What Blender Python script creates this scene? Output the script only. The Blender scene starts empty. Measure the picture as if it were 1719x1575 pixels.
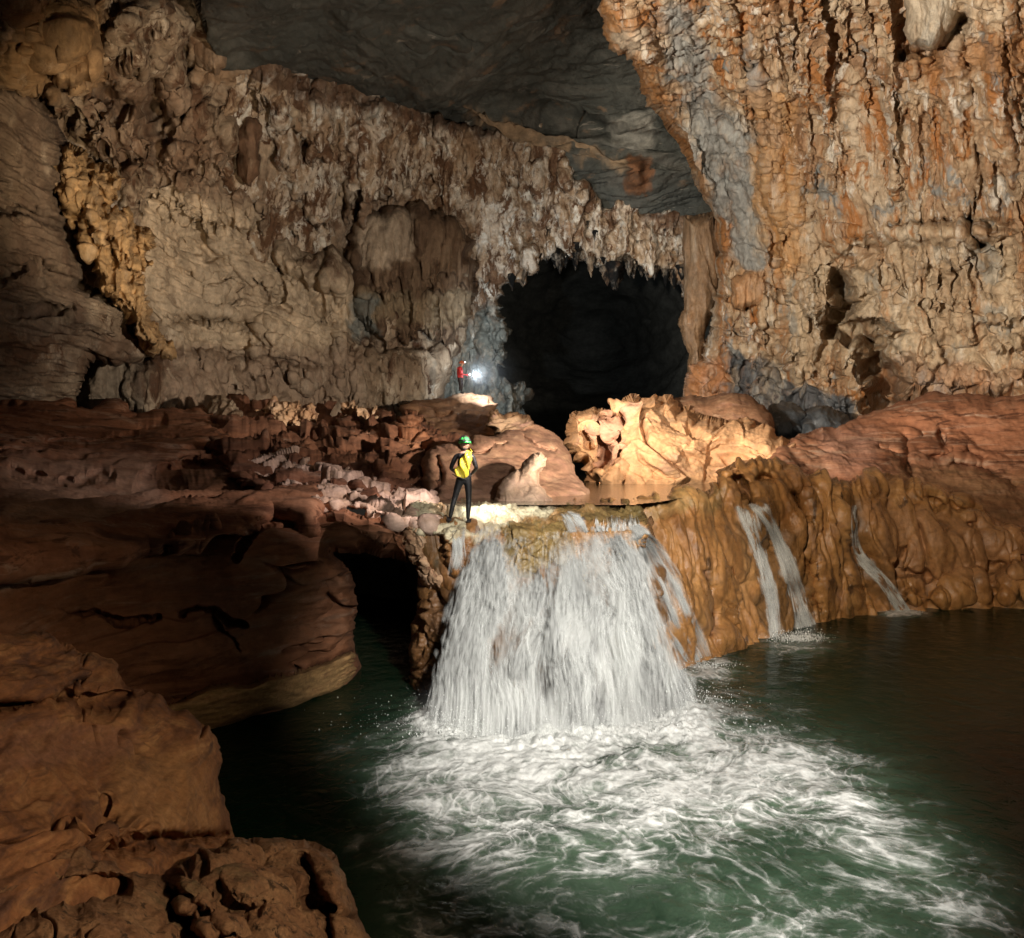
import bpy, math, random
import numpy as np
from mathutils import Vector, Matrix
random.seed(7); rng = np.random.default_rng(7)
SC = bpy.context.scene; COL = SC.collection
STEP = 1.6            # spacing of the rock meshes, in pixels of the photograph

# ------------------------------------------------------------------ camera
F = 1489.0; CX, CY = 859.5, 787.5; PITCH = math.radians(0.981)
cd = bpy.data.cameras.new("camera"); cam = bpy.data.objects.new("camera", cd); COL.objects.link(cam)
cd.sensor_width = 36; cd.lens = 36 * F / 1719; cd.clip_start = 0.1; cd.clip_end = 600
cam.rotation_euler = (math.radians(90) - PITCH, 0, 0); SC.camera = cam
def W(x, y, D):
    """world point seen at pixel (x, y) of the photograph, D metres in front of the camera"""
    x = np.asarray(x, float); y = np.asarray(y, float); D = np.asarray(D, float)
    u = (x - CX) / F; v = -(y - CY) / F
    c, s = math.cos(PITCH), math.sin(PITCH)
    dy = c + v * s; dz = -s + v * c
    return np.stack([u / dy * D, D + 0 * u, dz / dy * D], -1)
def D_at_z(y, z):
    v = -(np.asarray(y, float) - CY) / F; c, s = math.cos(PITCH), math.sin(PITCH)
    return z * (c + v * s) / (-s + v * c)

# ------------------------------------------------------------------ render, world, lamps
SC.cycles.use_denoising = True; SC.cycles.use_adaptive_sampling = True; SC.cycles.adaptive_threshold = 0.03
SC.cycles.max_bounces = 6; SC.cycles.diffuse_bounces = 3; SC.cycles.glossy_bounces = 3
SC.cycles.transparent_max_bounces = 24; SC.cycles.volume_bounces = 0
SC.cycles.caustics_reflective = False; SC.cycles.caustics_refractive = False
SC.view_settings.view_transform = 'Standard'; SC.view_settings.look = 'None'
SC.view_settings.exposure = 0; SC.view_settings.gamma = 1
world = bpy.data.worlds.new("World"); SC.world = world; world.use_nodes = True
bg = world.node_tree.nodes["Background"]; bg.inputs[0].default_value = (1.0, 0.86, 0.70, 1); bg.inputs[1].default_value = 0.018

def lamp(name, loc, target, power, color, angle=60, blend=0.6, size=0.25):
    l = bpy.data.lights.new(name, 'SPOT'); l.energy = power; l.color = color
    l.spot_size = math.radians(angle); l.spot_blend = blend; l.shadow_soft_size = size
    o = bpy.data.objects.new(name, l); COL.objects.link(o); o.location = loc
    o.rotation_euler = (Vector(target) - Vector(loc)).to_track_quat('-Z', 'Y').to_euler()
    return o
# the cavers' flash lamps, each standing somewhere in the cave (the photograph is lit by such lamps only)
lamp("flash_lamp", (-8.5, 9.0, 4.0), (17.5, 46, 13.0), 84000, (1.0, 0.88, 0.73), 50, 0.6, 0.25)
lamp("flash_lamp", (-3.4, 27.5, 4.4), (5.0, 36, 0.9), 3600, (1.0, 0.81, 0.62), 68, 0.35, 0.08)
lamp("flash_lamp", (7.0, 14.0, 1.5), (-8, 48, 8.8), 29000, (1.0, 0.86, 0.70), 66, 0.8, 0.25)
lamp("flash_lamp", (4.4, -1.0, 2.6), (2.4, 15.5, -4.2), 25000, (1.0, 0.95, 0.88), 38, 0.7, 0.25)
lamp("flash_lamp", (-2.5, -1.0, 4.5), (13.5, 28, -2.6), 24000, (1.0, 0.82, 0.62), 32, 0.8, 0.2)
lamp("flash_lamp", (3.2, 3.0, 1.2), (-5.2, 8.6, -4.0), 1600, (1.0, 0.76, 0.50), 54, 0.8, 0.10)
lamp("flash_lamp", (-4.0, 20.0, 2.0), (-15.6, 35, 11.6), 7600, (1.0, 0.76, 0.48), 40, 0.8, 0.15)
lamp("flash_lamp", (0.6, 17.0, 1.2), (-5.0, 20.5, -1.0), 1700, (1.0, 0.86, 0.80), 60, 0.8, 0.05)
lamp("flash_lamp", (-4.0, 29.0, 5.5), (-9.4, 35.8, 1.9), 620, (1.0, 0.80, 0.62), 34, 0.5, 0.05)
# ------------------------------------------------------------------ noise
def _hash(ix, iy, iz, seed):
    h = (ix.astype(np.uint32) * np.uint32(374761393)) ^ (iy.astype(np.uint32) * np.uint32(668265263)) ^ (iz.astype(np.uint32) * np.uint32(2147483647 - 5489)) ^ np.uint32((seed * 2654435761) & 0xffffffff)
    h = (h ^ (h >> np.uint32(13))) * np.uint32(1274126177)
    h = (h ^ (h >> np.uint32(16))) * np.uint32(2246822519)
    return h ^ (h >> np.uint32(15))
_G = rng.normal(size=(256, 3)); _G /= np.linalg.norm(_G, axis=1)[:, None]; _G = _G.astype(np.float32)
def pn(P, seed=0):
    P = np.asarray(P, np.float32)
    I = np.floor(P).astype(np.int64); f = P - I
    w = f * f * f * (f * (f * 6 - 15) + 10)
    out = np.zeros(len(P), np.float32)
    for dx in (0, 1):
        wx = w[:, 0] if dx else 1 - w[:, 0]
        for dy in (0, 1):
            wy = w[:, 1] if dy else 1 - w[:, 1]
            for dz in (0, 1):
                wz = w[:, 2] if dz else 1 - w[:, 2]
                g = _G[(_hash(I[:, 0] + dx, I[:, 1] + dy, I[:, 2] + dz, seed) & np.uint32(255)).astype(np.int64)]
                out += wx * wy * wz * (g[:, 0] * (f[:, 0] - dx) + g[:, 1] * (f[:, 1] - dy) + g[:, 2] * (f[:, 2] - dz))
    return out * 1.6
def fbm(P, o=4, lac=2.03, g=0.5, seed=0):
    a, s, t = 1.0, 0.0, 0.0
    for i in range(o):
        s = s + a * pn(P * lac ** i + 17.3 * i, seed + i); t += a; a *= g
    return s / t
def ridged(P, o=4, lac=2.1, g=0.5, seed=0):
    a, s, t = 1.0, 0.0, 0.0
    for i in range(o):
        s = s + a * (1 - np.abs(pn(P * lac ** i + 9.1 * i, seed + i)) * 2.2); t += a; a *= g
    return s / t
def billow(P, o=3, lac=2.1, g=0.5, seed=0):
    a, s, t = 1.0, 0.0, 0.0
    for i in range(o):
        s = s + a * (np.abs(pn(P * lac ** i + 5.7 * i, seed + i)) * 2.2); t += a; a *= g
    return s / t
def worley(P, seed=0):
    """F1 and F2 distances"""
    P = np.asarray(P, np.float32); I = np.floor(P).astype(np.int64)
    d1 = np.full(len(P), 9.0, np.float32); d2 = d1.copy()
    for dx in (-1, 0, 1):
        for dy in (-1, 0, 1):
            for dz in (-1, 0, 1):
                J = I + np.array([dx, dy, dz])
                h = _hash(J[:, 0], J[:, 1], J[:, 2], seed)
                q = np.stack([(h & np.uint32(1023)), ((h >> np.uint32(10)) & np.uint32(1023)), ((h >> np.uint32(20)) & np.uint32(1023))], 1).astype(np.float32) / 1023
                d = np.linalg.norm(J + q - P, axis=1)
                d2 = np.minimum(d2, np.maximum(d1, d)); d1 = np.minimum(d1, d)
    return d1, d2
def blocks(P, seed=0):
    """angular facets: every cell gets its own offset and tilt; also returns the distance gap between the two nearest cells"""
    P = np.asarray(P, np.float32); I = np.floor(P).astype(np.int64); d1 = np.full(len(P), 9.0, np.float32); d2 = d1.copy(); off = np.zeros(len(P), np.float32)
    for dx in (-1, 0, 1):
        for dy in (-1, 0, 1):
            for dz in (-1, 0, 1):
                J = I + np.array([dx, dy, dz]); h = _hash(J[:, 0], J[:, 1], J[:, 2], seed)
                q = np.stack([(h & np.uint32(1023)), ((h >> np.uint32(10)) & np.uint32(1023)), ((h >> np.uint32(20)) & np.uint32(1023))], 1).astype(np.float32) / 1023
                v = P - J - q; d = np.linalg.norm(v, axis=1); m = d < d1
                o = (q[:, 1] - .5) * .9 + ((q[:, [2, 0, 1]] - .5) * 1.6 * v).sum(1)
                d2 = np.minimum(d2, np.maximum(d1, d)); off = np.where(m, o, off); d1 = np.minimum(d1, d)
    return off, d2 - d1
def warp(P, freq, amp, seed=0):
    Q = P * freq
    return P + amp * np.stack([pn(Q, seed + 50), pn(Q + 31.7, seed + 51), pn(Q + 71.3, seed + 52)], 1)
def sm(a, b, x):
    t = np.clip((x - a) / (b - a), 0, 1); return t * t * (3 - 2 * t)

# ------------------------------------------------------------------ geometry tools
def tps(ctrl):
    """smooth depth over the image from a few known points; 1/D is interpolated, so flat faces stay flat"""
    c = np.array(ctrl, float); n = len(c); xy = c[:, :2] / 500; v = 1 / c[:, 2]
    if n == 1: return lambda x, y: np.full(np.shape(x), c[0, 2])
    r = np.linalg.norm(xy[:, None] - xy[None], axis=2)
    K = np.where(r > 0, r * r * np.log(r + 1e-12), 0) + 0.02 * np.eye(n)
    if n < 4:
        A = np.c_[np.ones(n), xy]; w, *_ = np.linalg.lstsq(A, v, rcond=None)
        lo, hi = 0.5 * v.min(), 2 * v.max()
        return lambda x, y: 1 / np.clip(w[0] + w[1] * x / 500 + w[2] * y / 500, lo, hi)
    Pm = np.c_[np.ones(n), xy]
    A = np.block([[K, Pm], [Pm.T, np.zeros((3, 3))]])
    s = np.linalg.lstsq(A, np.r_[v, 0, 0, 0], rcond=None)[0]
    lo, hi = 0.6 * v.min(), 1.6 * v.max()
    def f(x, y):
        X = np.asarray(x, float) / 500; Y = np.asarray(y, float) / 500
        o = s[n] + s[n + 1] * X + s[n + 2] * Y
        for i in range(n):
            q = (X - xy[i, 0]) ** 2 + (Y - xy[i, 1]) ** 2
            o = o + s[i] * 0.5 * q * np.log(q + 1e-12)
        return 1 / np.clip(o, lo, hi)
    return f
def seg_dist(x, y, pts, closed=False):
    pts = np.asarray(pts, float); best = np.full(x.shape, 1e18); bx = x.copy(); by = y.copy()
    n = len(pts)
    for i in range(n if closed else n - 1):
        a = pts[i]; b = pts[(i + 1) % n]; d = b - a; L = d @ d + 1e-12
        t = np.clip(((x - a[0]) * d[0] + (y - a[1]) * d[1]) / L, 0, 1)
        qx = a[0] + t * d[0]; qy = a[1] + t * d[1]; r = (x - qx) ** 2 + (y - qy) ** 2
        m = r < best; best = np.where(m, r, best); bx = np.where(m, qx, bx); by = np.where(m, qy, by)
    return np.sqrt(best), bx, by
def inside(x, y, pts):
    pts = np.asarray(pts, float); c = np.zeros(x.shape, bool); n = len(pts)
    for i in range(n):
        x1, y1 = pts[i]; x2, y2 = pts[(i + 1) % n]
        if y1 == y2: continue
        m = ((y1 > y) != (y2 > y)) & (x < (x2 - x1) * (y - y1) / (y2 - y1) + x1); c ^= m
    return c
def crinkle(poly, it=3, amp=0.12, seed=1):
    r = np.random.default_rng(seed); p = [np.array(q, float) for q in poly]
    for k in range(it):
        q = []
        for i in range(len(p)):
            a, b = p[i], p[(i + 1) % len(p)]; d = b - a; L = np.hypot(*d); q.append(a)
            if L > 7: q.append((a + b) / 2 + np.array([-d[1], d[0]]) * r.normal() * amp)
        p = q
    return np.array(p)
def area(x, y, poly, soft=10):
    """1 inside the outline, fading to 0 over `soft` pixels at its edge"""
    d, _, _ = seg_dist(x, y, poly, True); s = np.where(inside(x, y, poly), d, -d)
    return sm(-soft / 2, soft / 2, s)
def normals(V, Q):
    a = V[Q[:, 2]] - V[Q[:, 0]]; b = V[Q[:, 3]] - V[Q[:, 1]]; n = np.cross(a, b)
    N = np.zeros_like(V)
    for k in range(4):
        for j in range(3): N[:, j] += np.bincount(Q[:, k], n[:, j], len(V))
    return N / (np.linalg.norm(N, axis=1)[:, None] + 1e-12)
def smooth_vec(N, Q, it=3):
    for _ in range(it):
        S = N.copy()
        for k in range(4):
            for j in range(3): S[:, j] += np.bincount(Q[:, k], N[Q[:, (k + 1) % 4], j] , len(N)) + np.bincount(Q[:, (k + 1) % 4], N[Q[:, k], j], len(N))
        N = S / (np.linalg.norm(S, axis=1)[:, None] + 1e-12)
    return N
def mesh_obj(name, V, Fc, mat, parent=None, smooth=True, attrs=None, uv=None):
    V = np.asarray(V, np.float32); Fc = np.asarray(Fc, np.int32); k = Fc.shape[1]
    me = bpy.data.meshes.new(name); me.vertices.add(len(V)); me.vertices.foreach_set("co", V.ravel())
    me.loops.add(Fc.size); me.loops.foreach_set("vertex_index", Fc.ravel())
    me.polygons.add(len(Fc)); me.polygons.foreach_set("loop_start", np.arange(0, Fc.size, k, dtype=np.int32))
    me.polygons.foreach_set("use_smooth", np.full(len(Fc), smooth))
    for an, a in (attrs or {}).items():
        a = np.asarray(a, np.float32)
        if a.ndim == 1:
            t = me.attributes.new(an, 'FLOAT', 'POINT'); t.data.foreach_set("value", a)
        else:
            if a.shape[1] == 3: a = np.c_[a, np.ones(len(a), np.float32)]
            t = me.attributes.new(an, 'FLOAT_COLOR', 'POINT'); t.data.foreach_set("color", a.astype(np.float32).ravel())
    me.update(); me.validate()
    if mat: me.materials.append(mat)
    o = bpy.data.objects.new(name, me); COL.objects.link(o)
    if parent: o.parent = parent
    return o
def tag(o, label=None, cat=None, group=None, kind=None):
    if label: o["label"] = label
    if cat: o["category"] = cat
    if group: o["group"] = group
    if kind: o["kind"] = kind
    return o
def paint(x, y, zones, P=None, jit=12):
    """rgba tint from real colour zones of the rock: (outline, rgb, strength, softness)"""
    T = np.zeros((len(x), 4), np.float32)
    if zones:
        if P is not None:
            sc = np.abs(P[:, 1]) / F
            jx = fbm(P / (sc[:, None] * 40), 4, seed=91, g=.6) * jit * 2.4; jy = fbm(P / (sc[:, None] * 40) + 40, 4, seed=95, g=.6) * jit * 2.4
        else: jx = jy = 0
        for poly, rgb, k, soft in zones:
            m = area(x + jx, y + jy, poly, soft) * k
            a = T[:, 3]; na = a + m - a * m
            w = np.where(na > 0, m / np.maximum(na, 1e-6), 0)[:, None]
            T[:, :3] = T[:, :3] * (1 - w) + np.array(rgb) * w; T[:, 3] = na
    return T
def lumps(x, y, D, bumps):
    for b in bumps:
        bx, by, rx, ry, amp = b[:5]; rot = math.radians(b[5]) if len(b) > 5 else 0; pw = b[6] if len(b) > 6 else 2
        c, s = math.cos(rot), math.sin(rot); dx = x - bx; dy = y - by
        q = np.abs((dx * c + dy * s) / rx) ** 2 + np.abs((-dx * s + dy * c) / ry) ** 2
        if pw == 0:   D = D - amp * np.sqrt(np.clip(1 - q, 0, 1))       # a rounded boss with a clear rim
        else: D = D - amp * np.exp(-q ** (pw / 2))
    return D
def curtains(x, y, D, cur, seed=0):
    """hanging bosses of flowstone: swelling downwards, fluted, and cut off at a ragged lower edge"""
    if len(cur) == 0: return D
    H = np.zeros_like(D)
    for i, (cx, cy, rx, ry, amp, lean) in enumerate(cur):
        m = (np.abs(x - cx) < rx * 1.1 + abs(lean) * ry) & (np.abs(y - cy) < ry * 1.6)
        if not m.any(): continue
        dx = x[m] - cx - lean * (y[m] - cy); dy = y[m] - cy; a = np.clip(1 - (dx / rx) ** 2, 0, 1)
        jag = 1 + .22 * np.sin(dx / rx * 7 + i) + .14 * np.sin(dx / rx * 17 + 2.3 * i) - .35 * (dx / rx) ** 2
        v = (dy / ry + 1) / (1 + jag)
        up = np.sqrt(np.clip(1 - (1 - np.clip(v, 0, 1)) ** 2, 0, 1)); cut = 1 - sm(.96, 1.04 + 3.0 / ry, v)
        h = amp * np.sqrt(a) * up * cut * (1 + .10 * np.sin(dx / rx * 13 + 3 * i) * v)
        H[m] = np.maximum(H[m], h)
    return D - H
def scatter(poly, n, rx, ry, amp, lean=(0, .05), seed=1):
    r = np.random.default_rng(seed); p = np.array(poly, float); out = []
    while len(out) < n:
        q = r.uniform(p.min(0), p.max(0), (n, 2)); q = q[inside(q[:, 0], q[:, 1], p)]
        for x, y in q[:n - len(out)]:
            k = r.lognormal(0, .35); out.append((x, y, rx * k * r.uniform(.8, 1.2), ry * k * r.uniform(.7, 1.4), amp * k * r.uniform(.6, 1.2), r.normal(*lean)))
    return out
def creases(x, y, D, cr, P=None):
    if P is not None:
        sc = np.abs(P[:, 1]) / F; jx = fbm(P / (sc[:, None] * 25), 3, seed=71) * 9; jy = fbm(P / (sc[:, None] * 25) + 9, 3, seed=75) * 9
    else: jx = jy = 0
    for pts, w, dep in cr:
        pts = np.asarray(pts, float); m = (x > pts[:, 0].min() - 4 * w - 12) & (x < pts[:, 0].max() + 4 * w + 12) & (y > pts[:, 1].min() - 4 * w - 12) & (y < pts[:, 1].max() + 4 * w + 12)
        if not m.any(): continue
        xx = (x + jx)[m]; yy = (y + jy)[m]
        d, _, _ = seg_dist(xx, yy, pts)
        D = D.copy(); D[m] += dep * np.exp(-(d / w) ** 2)
    return D
def rock(name, poly, ctrl, mat, disp=None, rnd=(25, 1.0), thick=2.0, bumps=(), cracks=(), zones=(), curt=(), step=None, crk=(2, .07), seed=1, parent=None, follow=True, depth=None):
    """a closed body of rock: front face at real depths, rounded at its outline, with a back of its own"""
    step = step or STEP; poly = crinkle(poly, crk[0], crk[1], seed) if crk else np.array(poly, float)
    x0, y0 = poly.min(0) - step; x1, y1 = poly.max(0) + step
    xs = np.arange(x0, x1 + step, step); ys = np.arange(y0, y1 + step, step)
    X, Y = np.meshgrid(xs, ys); nx, ny = len(xs), len(ys)
    ins = inside(X, Y, poly)
    cell = ins[:-1, :-1] | ins[1:, :-1] | ins[:-1, 1:] | ins[1:, 1:]
    used = np.zeros_like(ins)
    used[:-1, :-1] |= cell; used[1:, :-1] |= cell; used[:-1, 1:] |= cell; used[1:, 1:] |= cell
    X = X[used]; Y = Y[used]; I = ins[used]
    idx = np.full(used.shape, -1); idx[used] = np.arange(used.sum())
    d, bx, by = seg_dist(X, Y, poly, True)
    X = np.where(I, X, bx); Y = np.where(I, Y, by); d = np.where(I, d, 0)
    Dc = depth(X, Y) if depth else tps(ctrl)(X, Y)
    P0 = W(X, Y, Dc)
    Dc = lumps(X, Y, Dc, bumps)
    if len(curt):
        sc = np.abs(P0[:, 1]) / F
        Dc = curtains(X + 7 * fbm(P0 / (sc[:, None] * 18), 3, seed=401), Y + 7 * fbm(P0 / (sc[:, None] * 18) + 9, 3, seed=405), Dc, curt)
    Dc = creases(X, Y, Dc, cracks, P0)
    w, R = rnd; t = np.clip(d / w, 0, 1); prof = np.sqrt(np.clip(1 - (1 - t) ** 2, 0, 1))
    Df = Dc + R * (1 - prof); tb = np.clip(d / (w * 1.5), 0, 1)
    Db = Dc + R + thick * np.sqrt(np.clip(1 - (1 - tb) ** 2, 0, 1))
    Vf = W(X, Y, Df)
    a = idx[:-1, :-1][cell]; b = idx[:-1, 1:][cell]; c = idx[1:, 1:][cell]; e = idx[1:, :-1][cell]
    Qf = np.stack([a, e, c, b], 1)
    nf = len(X); bid = np.where(I, nf + np.cumsum(I) - 1, np.arange(nf))
    N = normals(Vf, Qf)
    if disp is not None:
        Nd = smooth_vec(N, Qf, 4)
        dd = disp(P0, X, Y, Nd)
        if isinstance(dd, tuple): vec, dd = dd[0], dd[1]; Vf = Vf + vec
        Vf = Vf + Nd * dd[:, None]
    Vb = W(X, Y, np.maximum(Db, Vf[:, 1] + 0.05 * thick))[I]
    V = np.r_[Vf, Vb]
    Qb = bid[Qf][:, ::-1]
    T = paint(X, Y, zones, P0)
    T = np.r_[T, T[I]]
    o = mesh_obj(name, V, np.r_[Qf, Qb], mat, parent, attrs={"tint": T})
    return o

# ------------------------------------------------------------------ materials
class NT:
    def __init__(s, name):
        s.m = bpy.data.materials.new(name); s.m.use_nodes = True; s.t = s.m.node_tree; s.n = s.t.nodes
        s.n.clear(); s.out = s.n.new("ShaderNodeOutputMaterial")
    def add(s, typ, **k):
        n = s.n.new("ShaderNode" + typ)
        for a, v in k.items(): setattr(n, a, v)
        return n
    def link(s, a, b): s.t.links.new(a, b)
    def set(s, sock, v):
        if isinstance(v, bpy.types.NodeSocket): s.link(v, sock)
        else: sock.default_value = v
    def pos(s, scale=(1, 1, 1), rot=(0, 0, 0)):
        g = s.add("NewGeometry"); m = s.add("Mapping"); s.link(g.outputs["Position"], m.inputs[0])
        m.inputs["Scale"].default_value = scale; m.inputs["Rotation"].default_value = rot; return m.outputs[0]
    def noise(s, vec, scale, detail=6, rough=.55, dist=0.0):
        n = s.add("TexNoise"); s.link(vec, n.inputs["Vector"]); n.inputs["Scale"].default_value = scale
        n.inputs["Detail"].default_value = detail; n.inputs["Roughness"].default_value = rough; n.inputs["Distortion"].default_value = dist
        return n.outputs["Fac"]
    def ramp(s, fac, stops):
        r = s.add("ValToRGB"); s.link(fac, r.inputs[0]); e = r.color_ramp.elements
        while len(e) < len(stops): e.new(0.5)
        for i, (p, c) in enumerate(stops):
            e[i].position = p; e[i].color = (c[0], c[1], c[2], 1) if hasattr(c, '__len__') else (c, c, c, 1)
        return r.outputs[0]
    def mix(s, fac, a, b, mode='MIX'):
        n = s.add("Mix", data_type='RGBA', blend_type=mode)
        s.set(n.inputs[0], fac)
        for k, v in ((6, a), (7, b)):
            if isinstance(v, tuple): v = (v[0], v[1], v[2], 1)
            s.set(n.inputs[k], v)
        return n.outputs[2]
    def math(s, op, a, b=0.0, c=None):
        n = s.add("Math", operation=op); s.set(n.inputs[0], a); s.set(n.inputs[1], b)
        if c is not None: s.set(n.inputs[2], c)
        return n.outputs[0]
    def attr(s, name): return s.add("Attribute", attribute_name=name)
    def bsdf(s, **k):
        b = s.add("BsdfPrincipled")
        for a, v in k.items():
            a = a.replace("_", " ")
            if isinstance(v, tuple) and len(v) == 3: v = (*v, 1)
            s.set(b.inputs[a], v)
        s.link(b.outputs[0], s.out.inputs["Surface"]); return b
    def bump(s, h, strength, dist, prev=None):
        b = s.add("Bump"); s.link(h, b.inputs["Height"]); b.inputs["Strength"].default_value = strength
        b.inputs["Distance"].default_value = dist
        if prev is not None: s.link(prev, b.inputs["Normal"])
        return b.outputs[0]

def rock_mat(name, ramp, scale=.5, squash=(1, 1, 1), rot=(0, 0, 0), layers=(), fine=4.0, bump=.06, rough=.8, wet=None, contrast=.35, spec=.3, swirl=.8):
    """layers: (scale, squash, colour, low, high) - mineral stains laid over one another, each a patchy noise of its own"""
    t = NT(name); p = t.pos(squash, rot); pw = t.pos()
    base = t.ramp(t.noise(p, scale, 10, .66, swirl), ramp)
    for i, (sc, sq, col, lo, hi) in enumerate(layers):
        m = t.pos(sq, rot); m.node.inputs["Location"].default_value = (7.3 * i + 1, 3.1 * i, 5.7 * i)
        f = t.ramp(t.noise(m, sc, 11, .68, swirl * .45), [(lo, 0), (hi, 1)])
        base = t.mix(f, base, col)
    ti = t.attr("tint"); v = t.noise(p, scale * 3, 9, .68, .5)
    tv = t.mix(1.0, ti.outputs["Color"], t.ramp(v, [(.25, .5), (.75, 1.55)]), 'MULTIPLY')
    ta = t.math('MULTIPLY', ti.outputs["Alpha"], t.ramp(t.noise(p, scale * 2.2, 9, .68), [(.32, .35), (.52, 1)]))
    base = t.mix(ta, base, tv)
    g = t.noise(pw, fine * 1.3, 10, .72)
    base = t.mix(1.0, base, t.ramp(g, [(.28, 1 - contrast), (.5, 1.0), (.75, 1 + contrast)]), 'MULTIPLY')
    n = t.bump(t.noise(p, fine * .5, 9, .64, .4), 1.0, bump * 2.2)
    n = t.bump(t.noise(pw, fine * 3, 6, .7), .8, bump * .5, n)
    r = rough
    if wet: r = t.ramp(t.noise(pw, wet[0], 4, .6), [(.4, wet[1]), (.65, rough)])
    t.bsdf(Base_Color=base, Roughness=r, Normal=n, Specular_IOR_Level=spec)
    return t.m

def plain(name, col, rough=.6, spec=.5, emit=None, bump=None, var=.15, scale=12):
    t = NT(name); p = t.pos(); v = t.noise(p, scale, 5, .6)
    c = t.mix(1.0, (*col,), t.ramp(v, [(.3, 1 - var), (.7, 1 + var)]), 'MULTIPLY')
    k = dict(Base_Color=c, Roughness=rough, Specular_IOR_Level=spec)
    if emit: k.update(Emission_Color=emit[0], Emission_Strength=emit[1])
    if bump: k.update(Normal=t.bump(v, .6, bump))
    t.bsdf(**k); return t.m

M = {}
M['ceiling'] = rock_mat("grey_limestone", [(.28, (.040, .045, .040)), (.5, (.075, .078, .068)), (.7, (.12, .115, .098))], .22, (1, .5, 2.2), (.5, .1, .5),
    [(.30, (1, 1, 2), (.17, .12, .08), .58, .66), (.5, (.5, 1, 4), (.27, .25, .21), .63, .68)], fine=1.6, bump=.12, rough=.75)
M['left'] = rock_mat("brown_flowstone", [(.30, (.14, .095, .06)), (.46, (.27, .20, .135)), (.58, (.38, .30, .215)), (.72, (.52, .45, .35))], .42, (1, 1, .55), (0, 0, 0),
    [(.55, (1, 1, .3), (.09, .045, .024), .52, .60), (.9, (1, 1, .2), (.56, .47, .36), .56, .64), (.35, (1, 1, .6), (.22, .145, .095), .54, .66), (2.2, (1, 1, .35), (.10, .055, .03), .57, .64)], fine=1.8, bump=.10)
M['fringe'] = rock_mat("popcorn_calcite", [(.3, (.22, .13, .07)), (.45, (.40, .29, .19)), (.58, (.60, .52, .42))], .6, (1, 1, .6), (0, 0, 0),
    [(.7, (1, 1, .45), (.14, .075, .04), .50, .57), (1.3, (1, 1, .5), (.68, .64, .56), .54, .60), (2.4, (1, 1, .5), (.12, .065, .035), .55, .62), (.3, (1, 1, 1), (.30, .18, .10), .56, .66)], fine=2.6, bump=.13)
M['right'] = rock_mat("orange_flowstone", [(.30, (.19, .10, .050)), (.42, (.33, .20, .11)), (.53, (.46, .34, .22)), (.68, (.58, .49, .37))], .35, (1, 1, .3), (0, .06, 0),
    [(.9, (1.2, 1.2, .14), (.62, .57, .49), .54, .62), (.7, (1.2, 1.2, .10), (.36, .16, .055), .52, .60), (1.6, (1, 1, .18), (.12, .06, .028), .57, .63), (.45, (1, 1, .5), (.25, .25, .235), .58, .64), (2.6, (1, 1, .4), (.66, .60, .50), .60, .67)], fine=2.2, bump=.10, rough=.65, wet=(.6, .42))
M['dark'] = rock_mat("dark_brown_flowstone", [(.3, (.075, .045, .028)), (.5, (.14, .09, .055)), (.7, (.24, .17, .11))], .5, (1, 1, .3), (0, 0, 0),
    [(.8, (1, 1, .2), (.36, .29, .20), .57, .66), (1.6, (1, 1, .25), (.06, .035, .02), .53, .62)], fine=2, bump=.08)
M['red'] = rock_mat("scalloped_red_rock", [(.3, (.17, .064, .030)), (.5, (.27, .115, .058)), (.68, (.35, .18, .105))], .40, (.4, 1, 2.8), (.0, .16, .2),
    [(.8, (.3, .8, 3.2), (.38, .26, .185), .55, .66), (1.1, (.4, .9, 3.0), (.10, .038, .018), .53, .62), (1.6, (.5, 1, 2.0), (.09, .035, .018), .60, .66)], fine=3.2, bump=.03, contrast=.28, swirl=1.6)
M['boulder'] = rock_mat("pinkish_boulder_rock", [(.3, (.33, .18, .10)), (.5, (.46, .29, .17)), (.68, (.58, .42, .29))], .6, (1, 1, 1.8), (.2, .1, 0),
    [(1.2, (1, 1, 1.5), (.20, .095, .055), .58, .66), (.8, (1, 1, 2), (.40, .24, .19), .54, .64)], fine=3.5, bump=.035, contrast=.25)
M['wet'] = rock_mat("wet_ochre_flowstone", [(.3, (.17, .072, .024)), (.48, (.34, .165, .055)), (.66, (.46, .25, .095))], .6, (1, 1, .4), (0, 0, 0),
    [(.9, (1, 1, .4), (.075, .046, .018), .56, .68), (.6, (1, 1, .7), (.30, .17, .10), .56, .68), (2.2, (1, 1, .4), (.08, .04, .016), .58, .66)], fine=5, bump=.034, rough=.6, wet=(.9, .15), contrast=.38, spec=.5)
M['fore'] = rock_mat("foreground_sandy_rock", [(.32, (.13, .060, .036)), (.5, (.28, .125, .055)), (.66, (.40, .21, .095))], 1.3, (.4, .6, 2.6), (.1, .15, .1),
    [(1.4, (.3, .6, 3), (.42, .23, .105), .54, .66), (1.3, (.3, .6, 3), (.12, .06, .042), .52, .64)], fine=9, bump=.014, contrast=.38, swirl=1.6)
M['pitted'] = rock_mat("pitted_foreground_rock", [(.3, (.13, .062, .035)), (.5, (.235, .125, .066)), (.7, (.33, .20, .11))], 2.2, (1, 1, 1), (0, 0, 0),
    [(9, (1, 1, 1), (.06, .035, .02), .56, .62), (1.4, (1, 1, 1), (.16, .11, .06), .55, .65)], fine=22, bump=.016, contrast=.45)
M['tunnel'] = rock_mat("dark_grey_passage_rock", [(.3, (.10, .11, .105)), (.6, (.17, .18, .17))], .2, (1, 1, 3), fine=1, bump=.1)
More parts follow.
